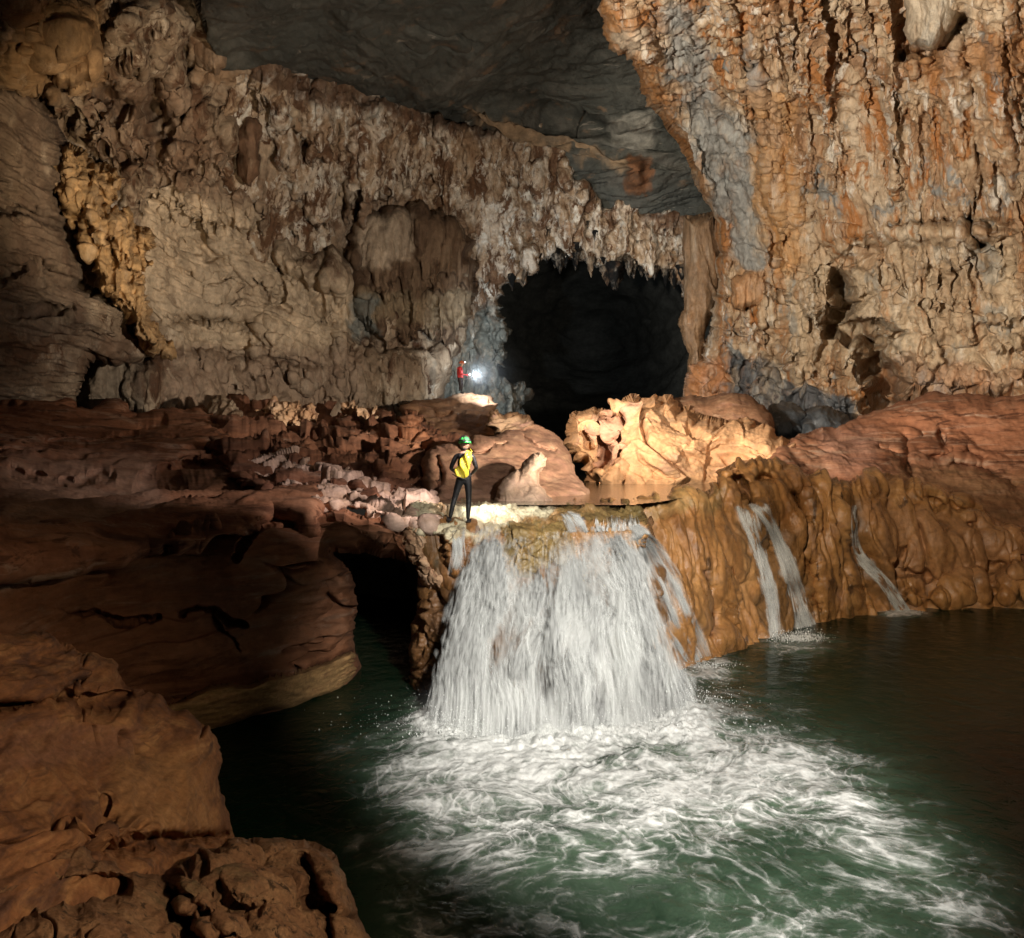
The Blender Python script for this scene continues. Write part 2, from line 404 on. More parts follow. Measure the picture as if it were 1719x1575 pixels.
M['black'] = rock_mat("blue_black_rock", [(.3, (.02, .024, .028)), (.55, (.06, .068, .076)), (.75, (.18, .19, .20))], .6, (1, 1, .3), (0, 0, 0),
    [(1.5, (1, 1, .2), (.30, .32, .34), .60, .68)], fine=2.6, bump=.06, rough=.5)

# ------------------------------------------------------------------ relief of the different kinds of rock (metres along the surface normal)
def d_flute(size, amp, lump=1.0, seed=0, vert=.14, fine=1.0):
    def f(P, X, Y, N):
        Q = warp(P, .12, 1.6, seed); Q = warp(Q, .6, .25, seed + 3)
        a = ridged(Q * (1 / size, 1 / size, vert / size), 3, 2.2, .55, seed)
        b = fbm(P * .16, 3, seed=seed + 8) * 1.6 * lump
        c = billow(warp(P, .8, .4, seed) * (.7, .7, .7 * (.55 if vert > .1 else .16)), 3, seed=seed + 12)
        e = fbm(P * (2.4, 2.4, 1.1 if vert > .1 else .45), 4, g=.6, seed=seed + 20)
        m = sm(-.25, .35, fbm(P * .11 + 4, 2, seed=seed + 30))
        return (amp * (a - .5) * (.5 + .5 * m) + b + .55 * amp * (c - .4) + .28 * amp * fine * e).astype(float)
    return f
def d_lumpy(size, amp, seed=0, fine=1.0, drip=.5):
    def f(P, X, Y, N):
        Q = warp(P, .5 / size, .35 * size, seed)
        w1, w2 = worley(Q / size * (1, 1, .7), seed); w3, _ = worley(Q / size * 2.4 * (1, 1, .6), seed + 1)
        a = amp * (.6 - w1) * 1.2 + amp * .4 * (.5 - w3)
        r = ridged(Q * (1.6 / size, 1.6 / size, .22 / size), 3, seed=seed + 4) - .5
        e = fbm(P * 2.6 / size, 5, g=.6, seed=seed + 9)
        return (a + drip * amp * r + .45 * amp * fine * e + amp * .8 * fbm(P * .3 / size, 2, seed=seed + 13)).astype(float)
    return f
def d_strata(size, amp, seed=0, tilt=(0, .16), cup=.6, fine=1.0, step=1.0):
    def f(P, X, Y, N):
        Q = warp(P, .35 / size, .45 * size, seed).astype(float)
        z = Q[:, 2] - tilt[1] * Q[:, 0] - tilt[0] * Q[:, 1]
        Q2 = np.stack([Q[:, 0] * .22, Q[:, 1] * .3, z * 1.5], 1) / size
        a = ridged(Q2, 4, 2.1, .55, seed) - .5
        w1, _ = worley(np.stack([Q[:, 0] * .5, Q[:, 1] * .6, z * 1.4], 1) / size * 1.3, seed + 2)
        e = fbm(np.stack([Q[:, 0], Q[:, 1], z * 2.5], 1) * 2.0 / size, 5, g=.58, seed=seed + 5)
        st = z * 2.1 / size + 1.3 * fbm(Q * .45 / size, 3, seed=seed + 40); fr = st - np.floor(st); ledge = fr ** .7 * (1 - sm(.86, 1.0, fr)) - .45
        st2 = z * 6.5 / size + 1.5 * fbm(Q * .8 / size, 3, seed=seed + 41); fr2 = st2 - np.floor(st2); ledge2 = fr2 ** .8 * (1 - sm(.8, 1.0, fr2)) - .45
        mk = sm(-.15, .25, fbm(Q * .5 / size + 3, 2, seed=seed + 42)); mk2 = sm(-.1, .25, fbm(Q * .9 / size + 8, 2, seed=seed + 43))
        c = fbm(np.stack([Q[:, 0] * .5, Q[:, 1] * .6, z * 2.2], 1) * 1.1 / size, 3, g=.6, seed=seed + 45)
        fis = np.exp(-(c / .022) ** 2) * sm(.08, .3, fbm(Q * .7 / size + 20, 3, seed=seed + 46))
        extra = step * (amp * .55 * ledge * mk + amp * .22 * ledge2 * mk2 - amp * 1.3 * fis)
        return (extra + amp * .75 * a + amp * cup * (w1 - .5) + .4 * amp * fine * e + amp * 1.1 * fbm(P * .35 / size, 2, seed=seed + 7)).astype(float)
    return f
def d_crag(size, amp, seed=0, fine=1.0):
    def f(P, X, Y, N):
        Q = warp(P, .8 / size, .3 * size, seed)
        w1, w2 = worley(Q / size, seed); e = fbm(P * 2.2 / size, 5, g=.6, seed=seed + 5)
        r = ridged(Q * 1.2 / size, 4, g=.55, seed=seed + 3) - .5
        return (amp * .8 * (.45 - w1) - amp * .5 * np.exp(-((w2 - w1) / .08) ** 2) + amp * .6 * r + .4 * amp * fine * e).astype(float)
    return f
def d_block(size, amp, seed=0, fine=1.0):
    def f(P, X, Y, N):
        Q = warp(P, 1.2 / size, .16 * size, seed); Q = warp(Q, 5 / size, .04 * size, seed + 1)
        o, g = blocks(Q / size, seed); o2, g2 = blocks(Q / size * 2.7 + 5, seed + 2)
        pit = sm(.12, .4, fbm(P * 1.6 / size, 3, seed=seed + 7))
        return (amp * .9 * o * sm(0, .10, g) + amp * .32 * o2 * sm(0, .08, g2) - amp * .35 * np.exp(-(g / .05) ** 2) - amp * .5 * pit + amp * .35 * fine * fbm(P * 3.0 / size, 6, g=.62, seed=seed + 5)).astype(float)
    return f
def d_melt(size, amp, seed=0, lean=0.0):
    def f(P, X, Y, N):
        Q = warp(P, .5 / size, .35 * size, seed).astype(float); Q = warp(Q, 1.6 / size, .12 * size, seed + 2).astype(float)
        q = np.stack([Q[:, 0] + lean * Q[:, 2], Q[:, 1], Q[:, 2] * .2], 1) / size
        a = np.abs(pn(q, seed)) * 2.0; b = np.abs(pn(q * 2.3 + 7, seed + 1)) * 2.0
        v = np.minimum(a, .75); v2 = np.minimum(b, .6)
        w1, w2 = worley(Q / size * (.8, .8, .55), seed + 3); g = sm(0, .12, w2 - w1)
        k = .45 + 1.0 * sm(-.2, .3, fbm(P * .28, 2, seed=seed + 14)); k2 = .4 + 1.2 * sm(-.2, .3, fbm(P * .4 + 9, 2, seed=seed + 15))
        return (amp * k * (v - .4) + .4 * amp * k2 * (v2 - .3) + .35 * amp * billow(warp(P, .7, .4, seed + 20) * (.5, .5, .35), 2, seed=seed + 21) + .18 * amp * (g - 1) + .5 * amp * fbm(P * .5 / size, 2, seed=seed + 6) + .1 * amp * fbm(P * 4 / size, 4, seed=seed + 9)).astype(float)
    return f

# ------------------------------------------------------------------ the cave itself
def structure(o, label): return tag(o, label, kind="structure")
# the black passage beyond the arch
o = rock("cave_passage", [(700, 330), (1300, 330), (1300, 900), (700, 900)], [(700, 330, 92), (1300, 330, 84), (1300, 900, 84), (700, 900, 92), (1000, 560, 150)],
         M['tunnel'], d_strata(7, 1.6, 3, (0, .1), .6, 1, .3), (30, 2), 8, step=4, crk=None)
structure(o, "dark far end of the cave passage beyond the arch")
# ceiling
ceil_c = [(400, 0, 33), (620, 0, 36), (850, 0, 42), (1000, 0, 48), (1150, 0, 50), (560, 110, 46), (800, 180, 54), (1100, 200, 56), (1180, 360, 62), (900, 330, 62), (700, 250, 60), (600, -500, 17), (1100, -500, 18), (200, -500, 16), (1500, -500, 18)]
o = rock("cave_ceiling", [(300, -60), (700, -80), (1250, -60), (1300, 250), (1250, 395), (1100, 400), (900, 392), (640, 380), (420, 250)], ceil_c,
         M['ceiling'], d_strata(5, 1.3, 11, (.35, .28), .3, 1, .6), (20, .5), 4, crk=None,
         bumps=[(900, 235, 120, 14, 1.6, 14), (1080, 290, 90, 22, 1.4, 4), (990, 215, 110, 10, -1.6, 12), (1090, 215, 70, 35, .8, 25), (1066, 290, 16, 22, 1.2, 0, 4)],
         zones=[([(780, 200), (880, 205), (960, 240), (1050, 262), (1050, 285), (940, 268), (850, 240), (780, 225)], (.32, .22, .13), .8, 14),
                ([(1030, 200), (1090, 185), (1110, 230), (1080, 262), (1020, 235)], (.30, .29, .25), .7, 16),
                ([(1050, 260), (1095, 262), (1092, 318), (1050, 312)], (.20, .09, .04), .9, 8)])
structure(o, "dark grey limestone ceiling sweeping down over the passage")
# back wall with the ragged calcite fringe over the arch
arch = [(560, 60), (640, 130), (720, 190), (830, 215), (950, 265), (1060, 330), (1130, 345), (1215, 370), (1230, 520), (1160, 520),
        (1146, 478), (1128, 462), (1110, 452), (1090, 466), (1068, 446), (1052, 438), (1040, 462), (1028, 470), (1018, 450), (1000, 436), (985, 446), (965, 428), (945, 436), (925, 426), (900, 446), (880, 452), (862, 474),
        (846, 478), (838, 500), (846, 540), (852, 600), (870, 640), (884, 690), (884, 760), (640, 760), (560, 700), (470, 500), (420, 330), (380, 140), (420, 80)]
back_c = [(400, 100, 42), (560, 150, 49), (720, 260, 56), (900, 330, 60), (1100, 400, 63), (1215, 480, 63), (850, 600, 63), (700, 600, 58), (600, 600, 55), (500, 450, 52), (870, 740, 64), (600, 750, 54)]
FR = [(430, 110), (560, 170), (720, 200), (830, 225), (1060, 340), (1215, 380), (1225, 500), (1140, 470), (1020, 450), (920, 430), (850, 480), (810, 470), (790, 390), (600, 340), (500, 350)]
o = rock("cave_wall", arch, back_c, M['fringe'], d_lumpy(2.2, .6, 21, 1.5, .6), (16, 1.4), 5, crk=(3, .27),
         curt=scatter(FR, 420, 8, 15, .75, (.0, .08), 3) + scatter([(480, 200), (800, 250), (850, 420), (600, 330)], 30, 20, 40, 1.1, (0, .05), 4) + scatter([(820, 400), (1150, 400), (1150, 470), (840, 480)], 60, 8, 18, 1.1, (0, .04), 5) + scatter([(740, 500), (880, 500), (890, 700), (740, 700)], 22, 18, 42, 1.2, (0, .05), 6),
         bumps=[(850, 640, 30, 60, 1.5), (800, 560, 26, 60, 1.2, 10), (845, 540, 14, 50, 1.6)],
         zones=[([(380, 40), (420, 80), (560, 140), (700, 185), (830, 205), (840, 240), (760, 225), (640, 190), (560, 180), (500, 175), (430, 130), (390, 110)], (.12, .068, .04), .9, 16), ([(1080, 350), (1220, 365), (1220, 400), (1100, 385)], (.13, .07, .04), .8, 14), ([(735, 560), (800, 520), (890, 480), (900, 760), (730, 760), (730, 620)], (.13, .14, .125), .95, 24),
                ([(560, 340), (680, 330), (790, 380), (800, 500), (740, 620), (560, 620)], (.22, .15, .10), .8, 30)])
structure(o, "back wall of the cave with a ragged pale calcite fringe over the arch")
# left wall
left_c = [(-500, 650, 24), (0, 650, 36), (200, 650, 42), (400, 650, 47), (650, 650, 54), (760, 650, 57), (600, 480, 55), (650, 350, 56), (480, 330, 51), (300, 450, 45), (200, 400, 41), (0, 400, 35),
          (0, 100, 31), (150, 60, 33), (300, 60, 38), (430, 150, 45), (360, -80, 36), (0, -300, 22), (-500, -200, 18)]
lw = [(-420, -320), (300, -320), (372, -60), (400, 20), (420, 90), (470, 130), (520, 170), (560, 230), (600, 300), (640, 340), (700, 345), (760, 365), (800, 400), (800, 470), (785, 520), (760, 600), (745, 660), (765, 780), (-420, 860)]
cr_left = [([(138, 606), (124, 650), (120, 690)], 17, 4), ([(555, 395), (548, 430), (530, 470), (540, 520)], 7, 1.2), ([(475, 340), (500, 365), (520, 395), (560, 410)], 11, 2.2), ([(255, 130), (270, 210), (262, 300)], 14, 2.0), ([(310, 70), (318, 150), (312, 190)], 8, 1.4),
           ([(290, 540), (380, 532), (420, 545)], 7, 1.2), ([(418, 555), (440, 580), (452, 600), (447, 560)], 5, .7), ([(460, 455), (478, 475), (472, 510), (486, 520)], 5, .8), ([(440, 625), (446, 655)], 5, .5), ([(340, 400), (352, 430), (372, 440)], 4, .5),
           ([(60, 60), (55, 120), (110, 150)], 9, 1.2), ([(165, 160), (230, 180), (290, 190)], 12, 1.4), ([(600, 380), (620, 380), (700, 370)], 6, .8), ([(625, 385), (624, 440), (632, 478)], 5, .8), ([(600, 480), (640, 470), (720, 480), (795, 470)], 9, 1.2),
           ([(170, 560), (230, 570), (250, 600)], 8, 1.5), ([(580, 560), (640, 585), (720, 580)], 7, .8), ([(330, 590), (430, 600), (540, 615)], 6, .7), ([(690, 370), (695, 440)], 9, .9)]
cu_left = [(60, 110, 30, 34, 1.6, 0), (30, 60, 34, 60, 1.6, 0), (376, 215, 18, 34, 1.0, 0), (190, 220, 34, 44, 1.4, .2), (290, 60, 14, 110, 1.4, 0), (500, 160, 20, 40, .9, 0), (430, 130, 16, 40, .8, 0),
           (225, 200, 30, 40, 1.3, .1), (500, 372, 16, 24, 1.0, 0), (540, 450, 56, 36, 1.5, 0), (490, 430, 30, 30, 1.1, 0), (480, 490, 20, 40, .8, 0), (560, 500, 24, 40, .9, 0), (440, 580, 26, 40, .8, 0), (650, 545, 26, 34, 1.0, 0)] \
    + scatter([(130, 110), (240, 110), (330, 180), (450, 260), (470, 350), (380, 350), (240, 320), (150, 240)], 75, 20, 27, 1.0, (.15, .12), 7) + scatter([(0, 0), (300, 0), (300, 150), (0, 140)], 40, 20, 32, 1.0, (0, .06), 8) \
    + scatter([(420, 110), (560, 160), (620, 300), (560, 340), (440, 300)], 60, 13, 26, .8, (0, .05), 9) + scatter([(440, 420), (600, 440), (600, 600), (460, 600)], 40, 16, 24, .7, (.05, .08), 10) + scatter([(260, 580), (700, 590), (740, 680), (200, 690)], 60, 18, 20, .6, (0, .06), 11) + scatter([(240, 340), (430, 340), (440, 560), (260, 560)], 30, 18, 14, .35, (.2, .2), 12)
bm_left = [(105, 60, 30, 30, 1.2), (60, 80, 20, 30, 1.0), (225, 85, 34, 70, 1.6), (375, 215, 16, 34, .8, 0, 0), (350, 190, 18, 26, .7, 0, 0),
           (180, 225, 34, 44, 1.2, 20, 0), (225, 215, 26, 40, 1.0, 10, 0), (270, 250, 22, 30, .9, 0, 0), (300, 262, 26, 24, .9, 20, 0), (340, 258, 20, 26, .8, 0, 0), (362, 290, 24, 30, .8, 0, 0), (320, 310, 30, 26, .9, 10, 0), (395, 330, 20, 22, .6),
           (255, 290, 24, 28, .8, 0, 0), (215, 300, 30, 34, .9), (500, 375, 13, 26, .9, 0, 0), (490, 430, 34, 30, 1.0, 20, 0), (540, 455, 60, 34, 1.4, 15, 0), (515, 480, 36, 46, .9), (675, 420, 62, 56, 1.8, 0, 0), (760, 430, 40, 66, 1.3, 0, 0),
           (700, 470, 95, 22, 1.5), (640, 520, 36, 30, .8), (648, 545, 24, 30, .9, 0, 0), (605, 520, 22, 30, .7, 0, 0), (660, 620, 90, 50, 1.2), (720, 620, 40, 70, 1.0), (250, 640, 120, 50, 1.4), (440, 575, 24, 40, .7, 0, 0), (330, 430, 80, 90, -.8), (545, 200, 60, 40, .8), (480, 180, 36, 46, .7), (640, 250, 40, 60, .8)]
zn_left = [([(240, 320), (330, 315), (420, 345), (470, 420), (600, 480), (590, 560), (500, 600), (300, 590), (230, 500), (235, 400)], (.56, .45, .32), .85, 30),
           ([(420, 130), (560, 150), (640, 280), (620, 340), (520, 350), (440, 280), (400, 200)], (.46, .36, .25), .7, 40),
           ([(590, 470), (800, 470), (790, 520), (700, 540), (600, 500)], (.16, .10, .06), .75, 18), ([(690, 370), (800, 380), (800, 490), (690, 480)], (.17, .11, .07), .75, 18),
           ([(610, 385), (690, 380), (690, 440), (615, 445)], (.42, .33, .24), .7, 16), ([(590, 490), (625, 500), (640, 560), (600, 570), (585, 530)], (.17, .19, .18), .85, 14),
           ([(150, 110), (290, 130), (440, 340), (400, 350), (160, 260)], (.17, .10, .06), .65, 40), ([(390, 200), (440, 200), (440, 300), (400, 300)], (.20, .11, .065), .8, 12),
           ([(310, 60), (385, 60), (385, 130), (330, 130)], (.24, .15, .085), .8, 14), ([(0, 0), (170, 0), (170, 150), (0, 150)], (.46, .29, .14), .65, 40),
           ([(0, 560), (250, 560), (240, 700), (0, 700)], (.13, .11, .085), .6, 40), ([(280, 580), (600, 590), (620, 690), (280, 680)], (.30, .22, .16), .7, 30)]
def disp_left(P, X, Y, N):
    a = d_lumpy(2.4, .7, 31, 1.0, .8)(P, X, Y, N); b = d_strata(2.6, .8, 36, (0, -.2), .4)(P, X, Y, N)
    m = area(X, Y, [(235, 330), (330, 315), (470, 400), (480, 500), (580, 560), (500, 610), (250, 560)], 60) * .85
    return a * (1 - m) + b * m
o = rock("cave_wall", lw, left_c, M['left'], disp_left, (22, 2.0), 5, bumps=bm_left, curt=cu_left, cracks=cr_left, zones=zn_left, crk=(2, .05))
structure(o, "high brown left wall of the cave crusted with flowstone bosses")
# nearer buttress at the far left, dark and scalloped
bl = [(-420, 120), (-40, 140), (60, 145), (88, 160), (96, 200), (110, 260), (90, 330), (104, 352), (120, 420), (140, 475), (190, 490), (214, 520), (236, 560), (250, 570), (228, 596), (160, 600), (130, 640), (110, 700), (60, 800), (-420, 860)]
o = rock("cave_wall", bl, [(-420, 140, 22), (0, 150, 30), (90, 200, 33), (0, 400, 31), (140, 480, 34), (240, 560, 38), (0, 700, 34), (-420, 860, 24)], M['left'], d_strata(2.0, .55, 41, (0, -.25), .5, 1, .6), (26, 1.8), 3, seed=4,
         cracks=[([(0, 360), (60, 352), (140, 400)], 8, .8), ([(0, 470), (50, 440), (150, 480), (200, 495)], 8, .7), ([(20, 530), (120, 520)], 6, .5)],
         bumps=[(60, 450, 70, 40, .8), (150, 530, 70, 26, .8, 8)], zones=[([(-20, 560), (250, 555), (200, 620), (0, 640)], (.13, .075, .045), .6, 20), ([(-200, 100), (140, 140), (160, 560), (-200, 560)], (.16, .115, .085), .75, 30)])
structure(o, "shadowed buttress of scalloped rock at the far left")
# right wall
right_c = [(1180, 690, 56), (1215, 560, 55), (1250, 400, 53), (1210, 300, 52), (1100, 150, 47), (1000, 0, 38), (1200, 0, 38), (1500, 0, 37), (1719, 0, 34), (1500, 300, 45), (1719, 300, 40), (1400, 650, 51), (1719, 650, 43), (2200, 600, 32), (2200, 0, 24), (1719, -400, 25), (1000, -400, 25)]
rw = [(930, -330), (985, -60), (1012, 20), (1035, 75), (1075, 135), (1100, 190), (1140, 245), (1160, 285), (1165, 310), (1182, 330), (1200, 362), (1206, 400), (1208, 470), (1198, 500), (1190, 560), (1172, 590), (1150, 640), (1140, 700), (1150, 800), (2300, 860), (2300, -330)]
cr_right = [([(1410, 470), (1420, 520), (1400, 545), (1440, 560), (1470, 575)], 12, 4.5), ([(1465, 610), (1490, 640), (1480, 680), (1520, 690)], 20, 6), ([(1622, 370), (1630, 395), (1652, 412)], 6, 1.8), ([(1440, 545), (1500, 560)], 8, 2),
            ([(1262, 100), (1265, 200), (1290, 330), (1300, 440)], 5, .9), ([(1500, 380), (1600, 370), (1700, 380)], 7, .9), ([(1300, 600), (1320, 640)], 14, 1.2), ([(1395, 560), (1385, 620)], 12, 1.2), ([(1280, 480), (1300, 500), (1330, 500)], 4, .6),
            ([(1520, 90), (1590, 80), (1620, 30)], 7, 1.2), ([(1380, 410), (1420, 440), (1425, 470)], 6, .7), ([(1216, 480), (1222, 500)], 4, .8), ([(1515, 0), (1512, 60), (1530, 85)], 6, 1.0)]
bm_right = [(1345, 520, 60, 70, 1.4), (1340, 620, 30, 50, 1.0), (1440, 620, 30, 60, 1.2), (1100, 110, 30, 70, 1.2, -30), (1060, 60, 24, 60, 1.0, -30), (1160, 250, 16, 70, 1.2, -28), (1180, 300, 12, 50, 1.0, -20),
            (1288, 330, 14, 140, 1.6, -4), (1310, 350, 10, 120, 1.2, -4), (1335, 340, 12, 110, 1.0), (1500, 200, 14, 180, 1.2, -3), (1380, 150, 20, 150, 1.0, -6), (1600, 430, 60, 40, 1.2), (1620, 560, 80, 50, 1.0), (1540, 500, 40, 60, 1.0), (1440, 310, 60, 100, 1.0), (1640, 300, 60, 90, 1.0),
            (1560, 390, 120, 20, 1.2), (1225, 600, 24, 70, 1.0), (1690, 640, 60, 30, 1.0), (1580, 640, 60, 40, 1.0), (1600, 200, 30, 120, 1.0), (1680, 150, 24, 150, 1.2)]
RW = [(1010, 0), (1719, 0), (1719, 380), (1480, 380), (1330, 420), (1290, 460), (1220, 380), (1160, 260)]
cu_right = scatter(RW, 60, 7, 95, .5, (.12, .05), 13) + scatter(RW, 26, 20, 120, .6, (.10, .05), 14) + scatter(RW, 24, 10, 22, .4, (.1, .1), 15) + scatter([(1210, 420), (1719, 380), (1719, 690), (1180, 690)], 90, 16, 18, .6, (0, .1), 16) + [(1540, 140, 40, 40, 1.0, 0), (1680, 520, 50, 24, .9, 0), (1400, 400, 60, 22, .9, 0), (1600, 390, 90, 20, 1.0, 0)]
zn_right = [([(1110, 0), (1150, 0), (1215, 190), (1300, 210), (1320, 240), (1265, 250), (1262, 300), (1290, 460), (1240, 480), (1225, 380), (1200, 340), (1170, 270), (1150, 180), (1120, 80)], (.27, .28, .27), .9, 22),
            ([(1250, 60), (1290, 130), (1320, 190), (1300, 200), (1250, 150)], (.26, .26, .25), .8, 14),
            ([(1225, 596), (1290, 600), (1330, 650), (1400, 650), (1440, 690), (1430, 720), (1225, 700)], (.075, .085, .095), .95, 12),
            ([(1515, -10), (1600, -10), (1600, 60), (1560, 85), (1520, 60)], (.55, .50, .42), .85, 12),
            ([(1230, 460), (1290, 450), (1270, 520), (1225, 520)], (.42, .23, .10), .85, 10),
            ([(1300, 440), (1400, 440), (1560, 380), (1719, 400), (1719, 640), (1500, 640), (1320, 600)], (.46, .37, .25), .5, 60),
            ([(1520, 80), (1719, 60), (1719, 120), (1560, 130)], (.30, .15, .06), .8, 26), ([(985, -20), (1040, 10), (1180, 290), (1200, 360), (1160, 300), (1040, 90)], (.36, .17, .06), .75, 16),
            ([(1035, 40), (1080, 50), (1090, 90), (1060, 90)], (.55, .47, .36), .8, 12), ([(1150, 600), (1225, 590), (1225, 690), (1140, 690)], (.38, .17, .08), .7, 16),
            ([(1250, 130), (1330, 150), (1350, 440), (1300, 470), (1270, 300)], (.50, .27, .10), .6, 24), ([(1480, 600), (1719, 620), (1719, 700), (1480, 700)], (.30, .16, .09), .6, 24)]
def disp_right(P, X, Y, N):
    a = d_flute(1.0, .42, .55, 51, .06, 1.3)(P, X, Y, N); b = d_crag(2.0, .6, 56, 1.5)(P, X, Y, N)
    m = sm(360, 470, Y + 60 * fbm(P * .2, 2, seed=5))
    return a * (1 - m) + b * m
o = rock("cave_wall", rw, right_c, M['right'], disp_right, (22, 2.2), 5, bumps=bm_right, curt=cu_right, cracks=cr_right, zones=zn_right, crk=(3, .07))
structure(o, "towering right wall of the cave streaked with orange and white flowstone")

# tall column beside the passage
o = rock("flowstone_column", [(1147, 362), (1205, 352), (1208, 420), (1204, 500), (1190, 545), (1182, 590), (1178, 640), (1172, 700), (1142, 700), (1150, 640), (1158, 600), (1146, 560), (1140, 545), (1150, 520), (1148, 440)],
         [(1150, 400, 58), (1205, 400, 57), (1160, 680, 57), (1200, 680, 57)], M['right'], d_flute(.7, .32, .25, 61, .04), (26, 1.6), 2.5, step=1.4,
         zones=[([(1130, 340), (1220, 340), (1220, 720), (1130, 720)], (.23, .135, .07), .9, 10)])
tag(o, "tall brown flowstone column at the right edge of the dark passage", "flowstone column")

# flowstone masses standing out from the left wall
o = rock("flowstone_drapery", [(88, 250), (118, 236), (142, 250), (160, 272), (196, 280), (208, 300), (200, 330), (176, 342), (214, 352), (240, 380), (262, 408), (256, 446), (238, 478), (250, 516), (268, 556), (292, 580), (286, 600), (250, 588), (228, 556), (204, 528), (184, 500), (164, 482), (144, 430), (132, 384), (112, 352), (84, 330), (76, 290)],
         [(90, 260, 34), (200, 300, 36.5), (150, 430, 35), (250, 430, 37.5), (280, 580, 38)], M['left'], d_lumpy(1.0, .42, 64, 1.5, .8), (15, 1.4), 2, step=1.5, crk=(3, .2), seed=31,
         curt=scatter([(80, 240), (200, 280), (260, 400), (250, 480), (280, 590), (140, 440)], 60, 12, 18, .9, (.1, .1), 32), zones=[([(60, 220), (300, 220), (320, 620), (60, 620)], (.50, .32, .15), .85, 10)])
tag(o, "chain of orange flowstone draperies running down the edge of the far left buttress", "flowstone drapery")
o = rock("flowstone_mass", [(588, 398), (602, 376), (632, 362), (652, 352), (684, 350), (700, 344), (740, 352), (776, 380), (798, 404), (803, 440), (799, 478), (792, 510), (784, 548), (764, 560), (742, 584), (722, 566), (700, 556), (684, 580), (660, 560), (636, 566), (614, 552), (596, 524), (588, 490), (600, 450)],
         [(600, 400, 54), (700, 360, 54), (800, 430, 57), (640, 500, 53), (780, 560, 57), (600, 680, 51), (760, 680, 55)], M['dark'], d_flute(1.1, .35, .5, 66, .10), (14, 1.4), 3, crk=(3, .22), seed=33,
         curt=scatter([(600, 380), (700, 360), (790, 400), (790, 480), (600, 480)], 34, 13, 24, .7, (0, .05), 37) + [(650, 420, 42, 66, 1.8, 0), (742, 415, 52, 60, 2.0, 0), (700, 400, 10, 60, 1.0, 0), (640, 470, 50, 24, 1.2, 0), (740, 465, 56, 26, 1.5, 0)] + scatter([(590, 490), (790, 490), (780, 570), (600, 560)], 46, 6, 36, .7, (0, .02), 34) + [(672, 560, 24, 28, 1.0, 0), (720, 620, 46, 60, 1.2, 0), (640, 640, 56, 40, 1.2, 0)] + scatter([(570, 590), (770, 590), (770, 690), (570, 690)], 30, 9, 34, .5, (0, .02), 35),
         zones=[([(600, 372), (690, 360), (694, 440), (604, 450)], (.44, .36, .27), .8, 14), ([(590, 490), (790, 490), (780, 550), (600, 540)], (.30, .235, .15), .7, 16), ([(586, 500), (632, 500), (640, 566), (596, 572)], (.15, .17, .16), .85, 12), ([(660, 600), (780, 600), (780, 700), (560, 700), (560, 640)], (.22, .165, .12), .7, 20)])
tag(o, "dark brown bulging flowstone mass with hanging flutes left of the arch", "flowstone mass")

# single bosses that stand out from the walls
for nm, cat, poly, D, mat, col, lab in (
    ("flowstone_boss", "flowstone boss", [(312, 60), (322, 42), (345, 36), (372, 42), (386, 62), (387, 88), (378, 112), (366, 128), (350, 120), (336, 112), (318, 92)], 39.3, 'left', (.23, .145, .085), "smooth brown bell-shaped boss hanging high on the left wall beside the grey ceiling"),
    ("flowstone_boss", "flowstone boss", [(108, 40), (128, 30), (150, 36), (160, 60), (172, 90), (168, 118), (156, 140), (142, 136), (128, 152), (112, 140), (98, 150), (84, 134), (70, 110), (80, 80), (98, 62)], 30.6, 'left', (.44, .28, .14), "large orange-brown bell of flowstone near the top left corner above the buttress"),
    ("stalagmite", "stalagmite", [(404, 205), (412, 196), (424, 196), (434, 206), (438, 230), (436, 262), (430, 290), (420, 312), (408, 306), (400, 280), (396, 250), (398, 224)], 44.0, 'dark', (.20, .11, .065), "dark round-topped stalagmite standing on the left wall below the ceiling edge"),
    ("flowstone_boss", "flowstone boss", [(1226, 505), (1230, 478), (1244, 462), (1264, 454), (1284, 460), (1292, 476), (1288, 500), (1274, 516), (1250, 524), (1232, 520)], 51.9, 'right', (.42, .22, .10), "rounded orange boss low on the right wall just right of the tall column"),
    ("hanging_block", "rock block", [(1514, -20), (1602, -20), (1608, 20), (1598, 48), (1580, 70), (1556, 86), (1530, 76), (1518, 50)], 35.7, 'right', (.40, .35, .27), "pale grey block jutting from the top of the right wall")):
    p = np.array(poly, float)
    o = rock(nm, poly, [(p[:, 0].mean(), p[:, 1].mean(), D)], M[mat], d_flute(.9, .26, .22, int(D), .12), (20 if D < 50 else 16, 1.3), 3, step=1.3, crk=(2, .09), seed=int(D * 3), zones=[([(p[:, 0].min() - 30, p[:, 1].min() - 30), (p[:, 0].max() + 30, p[:, 1].min() - 30), (p[:, 0].max() + 30, p[:, 1].max() + 30), (p[:, 0].min() - 30, p[:, 1].max() + 30)], col, .62, 8)])
    tag(o, lab, cat)

